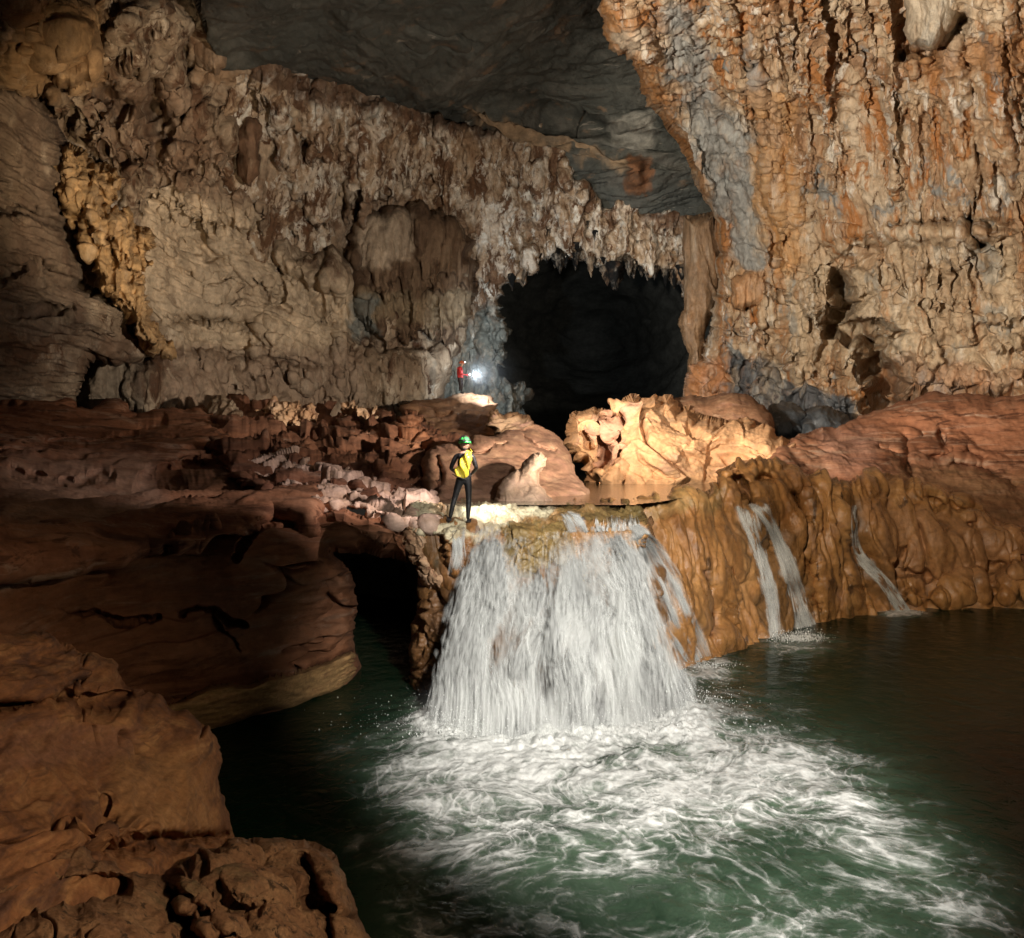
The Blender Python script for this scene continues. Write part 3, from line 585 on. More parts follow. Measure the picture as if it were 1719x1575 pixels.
# ------------------------------------------------------------------ middle distance
o = rock("terrain", [(380, 800), (372, 690), (420, 684), (470, 680), (530, 694), (560, 700), (600, 690), (660, 700), (700, 700), (740, 720), (780, 760), (790, 830), (740, 850), (640, 850), (520, 830)],
         [(420, 690, 40), (560, 700, 38), (680, 700, 36), (450, 800, 22), (600, 760, 27), (720, 780, 27), (740, 850, 22), (540, 830, 20.5)], M['red'], d_block(2.4, .65, 71, 1.3), (14, 1), 3, crk=(3, .15), seed=8,
         zones=[([(360, 660), (800, 660), (800, 870), (360, 870)], (.13, .058, .035), .75, 10)], bumps=[(590, 720, 34, 40, 1.5), (640, 790, 50, 40, 1.2), (560, 745, 30, 20, .8), (660, 715, 30, 50, 2.0), (500, 740, 30, 20, .9)])
structure(o, "broken dark red rock floor between the left ledge and the cave wall")
o = rock("rock", [(436, 690), (450, 678), (470, 674), (492, 675), (506, 684), (522, 684), (536, 695), (528, 712), (500, 718), (466, 712), (444, 702)], [(440, 690, 36), (530, 690, 35)], M['boulder'], d_block(.8, .5, 73), (14, .7), 2, crk=(3, .22), seed=2)
tag(o, "craggy pale rock crest farther left, at the foot of the brown wall", "rock")
o = rock("rock", [(566, 708), (578, 690), (590, 680), (612, 684), (634, 692), (656, 694), (660, 706), (640, 722), (600, 726)], [(560, 690, 35), (650, 690, 34)], M['boulder'], d_block(.8, .5, 74), (13, .7), 2, crk=(3, .22), seed=3)
tag(o, "small pale pink rock crest left of the block the red-jacketed caver stands on", "rock")
o = rock("boulder", [(352, 668), (372, 662), (392, 672), (404, 694), (402, 720), (380, 738), (352, 730), (340, 700)], [(350, 700, 36), (400, 700, 35)], M['left'], d_lumpy(1, .25, 76), (20, 1.2), 2)
tag(o, "rounded grey-brown boulder at the end of the left ledge beneath the cave wall", "boulder")
# block the far caver stands on
o = rock("boulder", [(676, 760), (672, 710), (682, 688), (690, 674), (730, 668), (764, 663), (806, 661), (818, 664), (826, 680), (834, 704), (824, 728), (812, 742), (760, 752), (716, 764)], [(690, 690, 47), (820, 690, 48), (690, 740, 41), (810, 740, 42)], M['boulder'], d_strata(1.6, .45, 81), (12, 1.2), 5, seed=5,
         zones=[([(660, 650), (840, 650), (840, 770), (660, 770)], (.24, .125, .065), .8, 10)], cracks=[([(722, 694), (738, 704), (756, 694)], 4, .8), ([(700, 700), (694, 750)], 6, 1.5)])
tag(o, "broad flat-topped brown boulder with the red-jacketed caver standing on it", "boulder")
o = rock("boulder", [(816, 712), (822, 694), (830, 688), (846, 696), (870, 692), (888, 696), (898, 712), (908, 722), (880, 740), (840, 736)], [(820, 700, 39), (900, 710, 38)], M['boulder'], d_strata(.7, .3, 83), (10, .8), 3, crk=(3, .12), step=1.4)
tag(o, "brightly lit pale orange slab sticking out right of the flat-topped boulder", "boulder")
o = rock("boulder", [(650, 850), (640, 790), (655, 745), (672, 700), (690, 690), (708, 700), (712, 740), (706, 790), (712, 830), (700, 856)], [(650, 700, 31), (710, 800, 26), (650, 840, 24)], M['red'], d_block(1.3, .4, 84), (20, 1.4), 3, seed=6)
tag(o, "dark upright red boulder left of the caver with the yellow bag", "boulder")
# large boulder behind the near caver
o = rock("boulder", [(710, 880), (708, 815), (706, 780), (722, 752), (748, 744), (790, 742), (824, 736), (860, 724), (896, 718), (922, 726), (944, 742), (956, 772), (966, 796), (978, 818), (990, 834), (1000, 850), (990, 890)],
         [(720, 760, 24.5), (780, 745, 26), (780, 840, 22.2), (880, 725, 28), (900, 840, 23.2), (980, 835, 24.4)], M['boulder'], d_lumpy(2.4, .22, 86, 1.2, 0), (22, 1.6), 4, seed=7, step=1.6,
         zones=[([(700, 700), (1000, 700), (1000, 900), (700, 900)], (.25, .13, .085), .85, 10)], cracks=[([(735, 770), (742, 800), (730, 830)], 4, .9), ([(760, 752), (800, 760), (850, 750)], 3, .4), ([(880, 735), (900, 750), (930, 760)], 3, .35)])
tag(o, "large smooth pinkish-brown boulder in the upper pool behind the yellow bag", "boulder")
o = rock("boulder", [(818, 880), (828, 842), (836, 818), (850, 800), (868, 790), (880, 774), (892, 762), (908, 758), (918, 768), (916, 784), (906, 796), (906, 812), (916, 828), (936, 846), (934, 880)], [(840, 830, 21.2), (900, 775, 21.9), (925, 845, 21.2), (860, 860, 20.7)], M['boulder'], d_block(1.3, .16, 88, 1.2), (16, .6), 1.5, crk=(2, .05), step=1.2,
         zones=[([(815, 745), (945, 745), (945, 885), (815, 885)], (.58, .40, .29), .8, 6)])
tag(o, "small pale low rock with a leaning top, before the large pinkish boulder", "boulder")
# lit boulder on the right of the upper pool
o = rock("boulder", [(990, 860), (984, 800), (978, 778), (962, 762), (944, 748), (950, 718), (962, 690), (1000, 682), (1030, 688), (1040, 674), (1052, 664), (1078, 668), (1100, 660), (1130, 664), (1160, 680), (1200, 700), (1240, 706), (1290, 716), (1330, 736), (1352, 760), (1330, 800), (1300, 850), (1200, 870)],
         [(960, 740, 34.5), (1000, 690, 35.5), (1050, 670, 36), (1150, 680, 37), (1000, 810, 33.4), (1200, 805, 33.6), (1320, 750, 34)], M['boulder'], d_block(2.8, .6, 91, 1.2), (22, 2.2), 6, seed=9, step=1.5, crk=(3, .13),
         bumps=[(1030, 700, 20, 30, .9), (1120, 760, 60, 40, 1.4), (1180, 730, 60, 30, 1.2), (1010, 790, 24, 24, .7), (1290, 760, 40, 26, 1.2)],
         cracks=[([(1022, 700), (1012, 730), (1022, 760), (1000, 790)], 7, 1.8), ([(1042, 690), (1036, 720)], 5, 1.2), ([(1045, 760), (1054, 790), (1048, 808)], 4, 1.0), ([(990, 720), (996, 745)], 4, 1.0)],
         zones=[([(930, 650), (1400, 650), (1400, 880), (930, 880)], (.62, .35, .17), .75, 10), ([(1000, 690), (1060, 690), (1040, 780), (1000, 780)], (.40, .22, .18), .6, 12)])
tag(o, "big craggy brightly lit orange boulder on the far bank of the upper pool", "boulder")
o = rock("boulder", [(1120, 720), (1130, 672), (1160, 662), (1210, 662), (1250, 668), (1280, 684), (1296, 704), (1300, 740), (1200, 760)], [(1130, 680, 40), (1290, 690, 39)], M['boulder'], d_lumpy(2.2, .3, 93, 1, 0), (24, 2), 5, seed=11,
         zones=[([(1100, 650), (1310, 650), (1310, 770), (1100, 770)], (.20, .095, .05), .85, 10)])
tag(o, "dark brown rounded boulder just behind the brightly lit orange one", "boulder")
o = rock("boulder", [(1272, 730), (1276, 696), (1294, 680), (1320, 673), (1340, 680), (1352, 694), (1356, 730)], [(1280, 690, 44), (1350, 690, 44)], M['black'], d_lumpy(1.4, .3, 94), (22, 2), 4)
tag(o, "black rounded rock at the foot of the right wall, nearer the passage", "boulder")
o = rock("boulder", [(1346, 735), (1350, 690), (1372, 680), (1396, 682), (1420, 694), (1436, 712), (1436, 740)], [(1350, 690, 43), (1430, 690, 43)], M['black'], d_lumpy(1.4, .3, 95), (22, 2), 4, seed=5)
tag(o, "low black rock at the foot of the right wall, farther from the passage", "boulder")

# ------------------------------------------------------------------ right bank
o = rock("terrain", [(1240, 860), (1270, 790), (1310, 750), (1340, 728), (1380, 716), (1430, 708), (1480, 692), (1530, 672), (1580, 664), (1640, 662), (1700, 668), (2200, 640), (2200, 1000), (1719, 960)],
         [(1290, 780, 31), (1340, 730, 36), (1480, 700, 39), (1580, 668, 40), (1719, 668, 38), (2200, 660, 28), (1719, 860, 33.2), (1500, 800, 33), (1330, 830, 29.5), (2200, 950, 27)], M['red'], d_lumpy(2.4, .36, 101, 1, .1), (20, 1.8), 4, seed=12,
         cracks=[([(1520, 740), (1524, 780), (1530, 800)], 7, 1.1), ([(1580, 730), (1585, 750)], 6, .9), ([(1530, 740), (1545, 732)], 6, .7), ([(1600, 780), (1660, 790), (1700, 820)], 6, .8), ([(1360, 725), (1400, 720)], 6, .9), ([(1470, 755), (1520, 770)], 6, .6), ([(1620, 760), (1650, 775)], 7, .8), ([(1560, 770), (1600, 760)], 5, .6)],
         bumps=[(1620, 690, 90, 30, 1.4), (1450, 770, 60, 30, 1.3), (1400, 740, 30, 22, .8), (1320, 790, 50, 30, .8), (1540, 700, 40, 30, .7)],
         zones=[([(1370, 720), (1470, 720), (1470, 790), (1380, 800)], (.34, .19, .14), .6, 30), ([(1500, 780), (1719, 800), (1719, 900), (1500, 860)], (.22, .13, .06), .6, 24)])
structure(o, "reddish rock slope above the wet bank on the right")
bank = [(1000, 1300), (1010, 900), (1030, 856), (1060, 846), (1100, 838), (1150, 830), (1186, 824), (1200, 812), (1212, 800), (1216, 784), (1236, 772), (1270, 768), (1300, 772), (1322, 786), (1346, 792), (1380, 800), (1410, 812), (1450, 800), (1500, 796), (1560, 812), (1610, 832), (1650, 860), (1700, 880), (1760, 900), (2200, 880), (2200, 1200), (1500, 1200), (1300, 1250)]
o = rock("flowstone_bank", bank, [(1040, 850, 21.4), (1100, 840, 22.4), (1190, 828, 24.0), (1240, 780, 25.8), (1320, 790, 27), (1500, 800, 30), (1719, 890, 30.5), (2200, 900, 25), (1060, 1180, 19.8), (1180, 1105, 22.0), (1250, 1080, 23.7), (1290, 1055, 25.4), (1400, 1037, 27.4), (1550, 1022, 29.0), (1719, 1020, 29.4), (2200, 1100, 22), (1300, 900, 25.4), (1450, 900, 28.4)],
         M['wet'], d_melt(1.15, .42, 111, .22), (16, 1.0), 3, seed=13, step=1.5,
         cracks=[([(1338, 830), (1346, 850), (1348, 870)], 8, 1.8), ([(1240, 808), (1256, 828), (1262, 840)], 9, 1.6), ([(1280, 800), (1296, 806)], 6, .9), ([(1358, 950), (1366, 980), (1372, 1015)], 8, 1.0), ([(1500, 970), (1520, 930), (1536, 880), (1540, 850)], 3.5, .5), ([(1545, 840), (1600, 850), (1630, 860)], 5, .5), ([(1618, 920), (1622, 890), (1640, 870)], 3.5, .5), ([(1510, 965), (1600, 965), (1719, 940)], 5, .6), ([(1228, 960), (1240, 1010), (1234, 1050)], 3.5, .35), ([(1190, 1060), (1196, 1020), (1180, 960)], 5, .5), ([(1420, 890), (1440, 960), (1452, 1020)], 4, .4)],
         bumps=[(1270, 850, 26, 50, .8), (1210, 960, 40, 70, .8), (1160, 900, 40, 60, .6), (1130, 1020, 50, 70, .8), (1410, 870, 26, 60, .7), (1480, 880, 30, 60, .6), (1570, 900, 34, 60, .8), (1640, 910, 26, 30, .5), (1388, 990, 16, 60, .5, 0), (1430, 1000, 16, 40, .5), (1215, 1075, 20, 24, .5),
                (1530, 1000, 18, 16, .5, 0, 0), (1570, 1004, 20, 14, .5, 0, 0), (1605, 990, 24, 26, .5, 0, 0), (1645, 980, 22, 28, .5, 0, 0), (1690, 980, 24, 28, .6, 0, 0), (1705, 950, 16, 20, .4, 0, 0), (1740, 980, 24, 28, .6, 0, 0)],
         zones=[([(1232, 845), (1290, 840), (1330, 900), (1380, 1060), (1280, 1080), (1256, 950)], (.13, .07, .028), .75, 14), ([(1420, 845), (1446, 845), (1456, 925), (1500, 970), (1536, 1025), (1490, 1030), (1430, 950)], (.13, .07, .028), .75, 12), ([(1440, 840), (1719, 880), (1719, 980), (1500, 980)], (.36, .19, .09), .6, 20), ([(1100, 830), (1220, 820), (1200, 860), (1060, 880)], (.16, .12, .05), .6, 18)])
tag(o, "long wet ochre flowstone bank with melted-looking folds right of the main waterfall", "flowstone bank")

# ------------------------------------------------------------------ rock under and beside the fall
o = rock("riverbed", [(690, 842), (760, 838), (840, 844), (930, 846), (1000, 846), (1072, 842), (1088, 870), (1084, 920), (1060, 970), (1000, 980), (940, 990), (880, 980), (800, 985), (760, 960), (744, 900), (690, 884)], None, M['wet'], d_block(.55, .15, 121, 1.0), (6, .3), 1.2, step=1.3, crk=(2, .08),
         depth=lambda x, y: np.interp(y, [838, 846, 850, 858, 868, 878, 892, 915, 960, 1000], [22.2, 20.05, 19.15, 18.95, 18.65, 18.25, 17.95, 17.8, 17.9, 18.6]) + .7 * sm(980, 1080, x),
         bumps=[(885, 890, 40, 26, .35), (760, 900, 20, 20, .2)],
         zones=[([(690, 836), (940, 840), (930, 868), (860, 876), (830, 900), (700, 900)], (.62, .56, .38), .9, 10), ([(940, 840), (1090, 836), (1090, 880), (940, 872)], (.20, .15, .06), .8, 10), ([(850, 880), (960, 870), (960, 990), (850, 990)], (.24, .18, .07), .8, 10)])
tag(o, "shallow yellowish river bed at the lip of the fall", kind="structure")
o = rock("cascade_rock", [(690, 1320), (690, 1050), (704, 960), (712, 900), (740, 880), (800, 882), (880, 890), (960, 890), (1050, 880), (1090, 870), (1120, 1000), (1180, 1100), (1190, 1320)],
         [(720, 900, 18.9), (880, 892, 18.5), (960, 890, 18.7), (1070, 872, 20.2), (700, 1100, 19.6), (850, 1050, 18.0), (1000, 1050, 18.2), (1150, 1100, 21.4), (900, 1250, 17.4), (720, 1250, 18.8), (1150, 1260, 19.5)], M['wet'], d_melt(1.0, .45, 123), (12, .6), 2, step=1.6,
         bumps=[(930, 985, 34, 40, .5), (845, 1070, 24, 40, .5), (770, 960, 24, 40, .4)], zones=[([(680, 880), (1200, 880), (1200, 1320), (680, 1320)], (.14, .075, .035), .6, 10)])
tag(o, "dark wet rock face hidden under the main waterfall", "rock face")
o = rock("rock", [(676, 885), (690, 876), (704, 882), (712, 900), (716, 924), (730, 950), (744, 966), (740, 990), (716, 1000), (700, 960), (688, 930), (674, 905)], [(690, 890, 18.1), (730, 980, 18.4)], M['boulder'], d_block(.5, .14, 125), (14, .5), 1, step=1.2, crk=(3, .1))
tag(o, "pale brightly lit rock edge below the feet of the caver with the yellow bag", "rock")
o = rock("rock", [(706, 930), (700, 890), (716, 872), (745, 868), (790, 872), (806, 890), (800, 940), (780, 985), (745, 990), (722, 970)], [(720, 880, 18.3), (790, 880, 18.1), (750, 980, 18.2)], M['wet'], d_melt(.5, .15, 126), (14, .5), 1, step=1.2)
tag(o, "dark wet rock under the feet of the caver with the yellow bag", "rock")
o = rock("rock", [(690, 1200), (684, 1090), (700, 1020), (716, 985), (745, 975), (790, 980), (800, 1060), (780, 1200)], [(700, 1020, 18.9), (780, 1020, 18.5), (700, 1200, 18.8)], M['wet'], d_block(.8, .28, 127), (20, .7), 1.2, zones=[([(680, 960), (800, 960), (800, 1210), (680, 1210)], (.10, .05, .025), .8, 10)])
tag(o, "dark brown rock at the left edge of the main waterfall above the black hollow", "rock")
o = rock("rock_hollow", [(480, 880), (760, 880), (800, 1300), (480, 1300)], [(500, 900, 34), (760, 900, 30), (620, 1280, 32)], M['tunnel'], d_crag(2, .5, 128), (20, 1), 2, step=4)
structure(o, "unlit back of the hollow between the left ledge and the waterfall")

# ------------------------------------------------------------------ left ledge
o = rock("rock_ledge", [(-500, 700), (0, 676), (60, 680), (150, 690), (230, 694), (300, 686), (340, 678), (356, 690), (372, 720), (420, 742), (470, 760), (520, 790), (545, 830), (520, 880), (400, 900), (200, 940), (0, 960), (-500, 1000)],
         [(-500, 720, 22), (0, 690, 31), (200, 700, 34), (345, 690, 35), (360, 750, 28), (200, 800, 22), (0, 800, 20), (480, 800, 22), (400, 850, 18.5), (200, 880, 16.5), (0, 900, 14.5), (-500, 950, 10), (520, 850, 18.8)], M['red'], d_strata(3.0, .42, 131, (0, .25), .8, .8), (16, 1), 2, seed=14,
         bumps=[(300, 720, 90, 26, 1.2, -10), (120, 830, 130, 30, .8), (80, 720, 130, 20, .8)], cracks=[([(250, 800), (330, 775), (420, 770), (520, 790)], 14, 1.4), ([(20, 790), (100, 800), (190, 790)], 5, .5), ([(80, 740), (200, 730), (270, 700)], 6, .6)],
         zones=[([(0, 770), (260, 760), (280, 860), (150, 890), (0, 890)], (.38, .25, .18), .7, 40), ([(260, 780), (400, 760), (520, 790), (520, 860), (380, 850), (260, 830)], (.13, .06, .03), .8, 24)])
structure(o, "sloping scalloped top of the left rock ledge")
o = rock("jagged_rock", [(412, 790), (420, 772), (440, 762), (470, 766), (500, 760), (520, 772), (560, 790), (600, 800), (640, 806), (664, 824), (690, 812), (712, 818), (728, 838), (744, 852), (748, 876), (716, 890), (690, 880), (660, 882), (620, 868), (570, 852), (520, 856), (490, 872), (478, 850), (500, 840), (470, 820), (430, 810)],
         [(430, 780, 25), (520, 775, 24), (640, 815, 22), (740, 850, 19.6), (500, 860, 18.4), (620, 865, 18.2), (700, 880, 18.2)], M['boulder'], d_block(1.2, .34, 133, 1.3), (8, .4), .8, seed=15, step=1.2, crk=(3, .2),
         zones=[([(400, 750), (760, 750), (760, 900), (400, 900)], (.55, .40, .33), .75, 10)])
tag(o, "jagged pinkish-white row of sharp rocks left of the caver with the yellow bag", "rock")
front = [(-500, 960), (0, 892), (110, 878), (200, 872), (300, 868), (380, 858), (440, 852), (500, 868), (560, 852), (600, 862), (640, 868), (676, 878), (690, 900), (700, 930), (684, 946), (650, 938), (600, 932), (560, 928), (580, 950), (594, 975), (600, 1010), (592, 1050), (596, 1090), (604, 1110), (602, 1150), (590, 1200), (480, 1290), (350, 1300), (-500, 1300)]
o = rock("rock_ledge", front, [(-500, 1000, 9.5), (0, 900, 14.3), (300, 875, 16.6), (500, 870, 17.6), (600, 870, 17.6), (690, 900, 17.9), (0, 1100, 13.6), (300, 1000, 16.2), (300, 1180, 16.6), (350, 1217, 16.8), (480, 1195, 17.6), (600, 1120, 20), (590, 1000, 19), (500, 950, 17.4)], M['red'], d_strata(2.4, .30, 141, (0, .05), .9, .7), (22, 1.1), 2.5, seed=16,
         bumps=[(200, 930, 90, 36, .9, 8), (400, 930, 60, 50, .6), (480, 960, 60, 60, .6), (620, 890, 40, 26, .5), (300, 1100, 120, 40, .5)],
         cracks=[([(396, 940), (404, 915), (424, 895), (436, 876), (470, 866)], 3, .5), ([(90, 1024), (160, 1030), (210, 1044), (270, 1040)], 3, .5), ([(304, 1032), (330, 1020), (356, 1022), (384, 1042), (414, 1052)], 3, .6), ([(356, 1026), (372, 1060), (392, 1072), (404, 1094)], 2, .4), ([(290, 1168), (400, 1158), (500, 1126), (590, 1094)], 4, .7)],
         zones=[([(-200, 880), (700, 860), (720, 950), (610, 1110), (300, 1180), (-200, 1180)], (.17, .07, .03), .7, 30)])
structure(o, "dark red overhanging front of the left rock ledge")
o = rock("rock_ledge", [(180, 1260), (240, 1190), (300, 1176), (350, 1150), (420, 1146), (480, 1128), (540, 1112), (590, 1092), (598, 1100), (600, 1128), (588, 1150), (560, 1172), (520, 1186), (470, 1198), (420, 1208), (350, 1240), (300, 1270)], [(240, 1200, 15.2), (350, 1170, 15.7), (350, 1217, 16.2), (590, 1100, 19.0), (598, 1140, 19.8), (480, 1140, 16.9), (480, 1198, 17.3)], M['fore'], d_strata(1.6, .14, 143, (0, .12), .3), (14, .7), 1.5, seed=17, crk=(1, .04),
         zones=[([(180, 1080), (620, 1080), (620, 1280), (180, 1280)], (.36, .22, .09), .85, 10)])
structure(o, "smooth tan lip of water-worn rock along the foot of the left ledge")

# ------------------------------------------------------------------ foreground rock, left
o = rock("foreground_rock", [(-500, 1080), (-60, 1070), (0, 1064), (60, 1060), (84, 1062), (120, 1080), (140, 1098), (150, 1130), (60, 1180), (-500, 1240)], [(-500, 1100, 7), (0, 1080, 9.6), (100, 1070, 10.4), (0, 1150, 9)], M['fore'], d_strata(.8, .16, 151, (0, .15), .3), (14, .4), 1.2, seed=18)
tag(o, "narrow foreground slab of red rock at the left edge, above the larger slab", "rock slab")
o = rock("foreground_rock", [(-500, 1180), (0, 1150), (60, 1118), (110, 1104), (160, 1102), (186, 1110), (200, 1130), (214, 1152), (250, 1166), (268, 1172), (284, 1190), (330, 1206), (352, 1222), (364, 1240), (372, 1280), (370, 1330), (376, 1370), (392, 1410), (420, 1500), (300, 1620), (-500, 1700)],
         [(-500, 1200, 6), (0, 1160, 9), (180, 1110, 11), (270, 1180, 11.2), (360, 1230, 11.2), (372, 1380, 10.6), (200, 1300, 9.2), (0, 1300, 7.8), (250, 1420, 8.2), (0, 1450, 6.8), (0, 1650, 5.6)], M['fore'], d_strata(1.5, .19, 153, (0, .12), .6, .8), (14, .5), 1.5, seed=19, step=1.6,
         bumps=[(330, 1300, 40, 70, .35), (180, 1200, 120, 30, .35, 10), (100, 1400, 120, 30, .3)], cracks=[([(0, 1180), (60, 1160), (170, 1170), (215, 1168)], 7, .45), ([(170, 1430), (260, 1410), (380, 1405)], 12, .7), ([(186, 1330), (190, 1355)], 3, .12)],
         zones=[([(200, 1250), (340, 1260), (360, 1400), (180, 1400)], (.40, .22, .10), .6, 40), ([(0, 1200), (240, 1220), (220, 1270), (0, 1290)], (.24, .12, .08), .6, 30)])
tag(o, "large smooth reddish slab in the left foreground ending above the dark pool", "rock slab")
o = rock("foreground_rock", [(-500, 1440), (0, 1440), (60, 1424), (110, 1420), (190, 1440), (215, 1462), (270, 1468), (290, 1490), (300, 1530), (340, 1580), (380, 1700), (-500, 1800)], [(-500, 1500, 4.5), (0, 1450, 6.6), (200, 1450, 7.4), (280, 1480, 7.3), (200, 1600, 6.0), (0, 1650, 5.2), (350, 1650, 6.4)], M['pitted'], d_strata(.8, .16, 155, (0, -.2), .4), (16, .4), 1.2, seed=20, step=1.6,
         cracks=[([(0, 1530), (60, 1500), (120, 1490), (200, 1480)], 12, .6), ([(0, 1450), (80, 1432)], 6, .3)], bumps=[(180, 1540, 110, 50, .3)])
tag(o, "gritty pitted rock at the bottom left corner of the foreground", "rock slab")
o = rock("foreground_rock", [(292, 1466), (300, 1446), (330, 1432), (350, 1424), (390, 1410), (440, 1406), (500, 1410), (540, 1418), (566, 1436), (574, 1470), (584, 1500), (600, 1530), (612, 1556), (620, 1600), (620, 1720), (350, 1720), (330, 1580), (300, 1530), (288, 1490)], [(300, 1460, 7.4), (420, 1410, 8.6), (560, 1440, 8.5), (600, 1560, 7.9), (420, 1520, 7.0), (350, 1600, 6.3), (550, 1700, 6.6)], M['pitted'], d_crag(.75, .13, 157, 1.2), (18, .5), 1.5, seed=21, step=1.4,
         cracks=[([(510, 1445), (524, 1470), (530, 1500), (552, 1530)], 9, .5), ([(552, 1530), (550, 1570)], 6, .4), ([(340, 1432), (344, 1460)], 5, .25), ([(365, 1480), (380, 1510), (430, 1530), (448, 1515)], 4, .18), ([(290, 1470), (300, 1500), (345, 1540), (400, 1590)], 7, .35)], bumps=[(410, 1490, 40, 20, .12, 25), (560, 1480, 18, 40, .15)])
tag(o, "rounded pitted rock knob in the bottom foreground beside the foaming pool", "rock")

# ------------------------------------------------------------------ water
ZU, ZP = -1.13, -5.1
def water_mat(name, deep, pale, rough=.08, sc=1.0, spec=.22):
    t = NT(name); p = t.pos()
    a = t.attr("aer").outputs["Fac"]; f = t.noise(p, 1.1, 7, .6, 1.0)
    k = t.math('MULTIPLY', a, t.ramp(f, [(.3, .35), (.7, 1.2)]))
    col = t.mix(k, deep, pale)
    n = t.bump(t.noise(t.pos((1, .8, 1)), 2.2 * sc, 4, .55, .6), .5, .10 / sc)
    n = t.bump(t.noise(t.pos((1, .7, 1)), 9 * sc, 3, .6), .5, .022 / sc, n)
    t.bsdf(Base_Color=col, Roughness=rough, Normal=n, IOR=1.33, Specular_IOR_Level=spec, Specular_Tint=(.36, .44, .37) if spec < .2 else (1., 1., 1.)); return t.m
M['pool'] = water_mat("green_pool_water", (.004, .017, .008), (.10, .15, .10), .10, 1.0, .07)
M['upper'] = water_mat("shallow_upper_water", (.055, .048, .022), (.42, .46, .32), .05, 1.6, .5)
def grid_water(name, xs, ys, z, mat, hfun, afun, zoff=0):
    X, Y = np.meshgrid(xs, ys); X = X.ravel(); Y = Y.ravel(); D = D_at_z(Y, z)
    P = W(X, Y, D); h, extra = hfun(P, X, Y); P[:, 2] = z + h + zoff
    n = len(xs); i = np.arange(len(xs) * len(ys)).reshape(len(ys), n)
    Q = np.stack([i[:-1, :-1].ravel(), i[1:, :-1].ravel(), i[1:, 1:].ravel(), i[:-1, 1:].ravel()], 1)
    return mesh_obj(name, P, Q, mat, attrs=afun(P, X, Y, extra))
FOAM = [(560, 1245), (640, 1215), (720, 1190), (900, 1185), (1100, 1150), (1180, 1165), (1300, 1200), (1420, 1245), (1520, 1310), (1590, 1400), (1680, 1470), (1790, 1560), (1790, 1800), (620, 1800), (640, 1520), (600, 1420), (620, 1340), (560, 1280)]
CORE = [(660, 1280), (720, 1200), (900, 1180), (1150, 1150), (1260, 1200), (1400, 1270), (1480, 1360), (1380, 1420), (1150, 1440), (1000, 1500), (800, 1480), (680, 1360)]
C0 = W(940, 1215, D_at_z(1215, ZP))
def foam_field(P, X, Y):
    q = np.c_[P[:, 0], P[:, 1], np.zeros(len(P))]
    base = area(X, Y, FOAM, 170) * .62 + area(X, Y, CORE, 160) * .42
    d = np.hypot(P[:, 0] - C0[0], (P[:, 1] - C0[1])); near = np.exp(-(d / 2.3) ** 2)
    near = np.maximum(near, .9 * np.exp(-((Y - 1215) / 38.) ** 2) * sm(640, 740, X) * (1 - sm(1130, 1260, X)))
    for sx, sy, rx, ry in ((1345, 1080, 62, 17), (1515, 1030, 40, 8), (1195, 1130, 55, 26)): base = np.maximum(base, 1.35 * np.exp(-((X - sx) / rx) ** 2 - ((Y - sy) / ry) ** 2))
    w = warp(q, .35, .7, 201); w = warp(w, 1.1, .28, 205); w = warp(w, 2.8, .09, 208); w = warp(w, 6.5, .03, 209)
    r1 = ridged(w * (.85, .7, 1), 3, 2.1, .6, 211); r3 = fbm(w * 1.7, 6, 2.1, .70, 219); r5 = fbm(warp(q, 3, .12, 270) * 5.5, 4, g=.6, seed=271)
    r4 = fbm(warp(q, 1.6, .25, 261) * 1.1, 3, seed=263)
    lace = np.exp(-(pn(w * 1.6, 281) / .07) ** 2) + .8 * np.exp(-(pn(w * 3.3 + 4, 283) / .10) ** 2) + .5 * np.exp(-(pn(w * 6.5 + 2, 285) / .14) ** 2)
    hole = fbm(q * .33 + 5, 2, seed=231)
    v = base * (1.0 + .9 * hole) + near * .75
    f = (v * .60 - .31) + .30 * (r1 - .45) + .75 * r3 + .35 * r4 + .28 * r5 + near * .45 + (.10 + .22 * np.clip(v, 0, 1)) * lace
    f = sm(.02, 1.05, f) * sm(.04, .32, v) * np.clip(.42 + .62 * v, 0, 1)
    return f, v, near
def pool_h(P, X, Y):
    f, v, near = foam_field(P, X, Y); q = np.c_[P[:, 0], P[:, 1], np.zeros(len(P))]
    h = .012 * fbm(q * 1.5, 3, seed=241) + (.11 * fbm(warp(q, .5, .5, 244) * .9, 3, seed=243) + .02 * fbm(q * 3.5, 3, seed=247)) * np.clip(v, 0, 1) + .20 * near * billow(q * 1.6, 3, seed=249)
    return h, (f, v, near)
def nonuni(a, b, fa, fb, fine, coarse):
    return np.r_[np.arange(a, fa, coarse), np.arange(fa, fb, fine), np.arange(fb, b + coarse, coarse)]
xs = nonuni(-700, 2500, 540, 1740, 1.7 * STEP / 2, 22); ys = np.r_[np.arange(985, 1600, 1.7 * STEP / 2), np.arange(1600, 3200, 40)]
o = grid_water("water", xs, ys, ZP, M['pool'], pool_h, lambda P, X, Y, e: {"aer": np.clip(e[1] * .75 + e[0] * .3, 0, 1)})
structure(o, "deep green pool below the waterfall")
t = NT("white_foam"); a = t.attr("foam").outputs["Fac"]
g = t.noise(t.pos(), 14, 6, .7, .4); al = t.math('MULTIPLY', a, t.ramp(g, [(.3, .7), (.62, 1.1)]))
al = t.math('MINIMUM', al, 1.0)
b = t.add("BsdfPrincipled"); b.inputs["Base Color"].default_value = (.78, .79, .76, 1); b.inputs["Roughness"].default_value = .5
t.link(t.bump(g, .3, .012), b.inputs["Normal"])
tr = t.add("BsdfTransparent"); mx = t.add("MixShader"); t.link(al, mx.inputs[0]); t.link(tr.outputs[0], mx.inputs[1]); t.link(b.outputs[0], mx.inputs[2]); t.link(mx.outputs[0], t.out.inputs[0])
M['foam'] = t.m
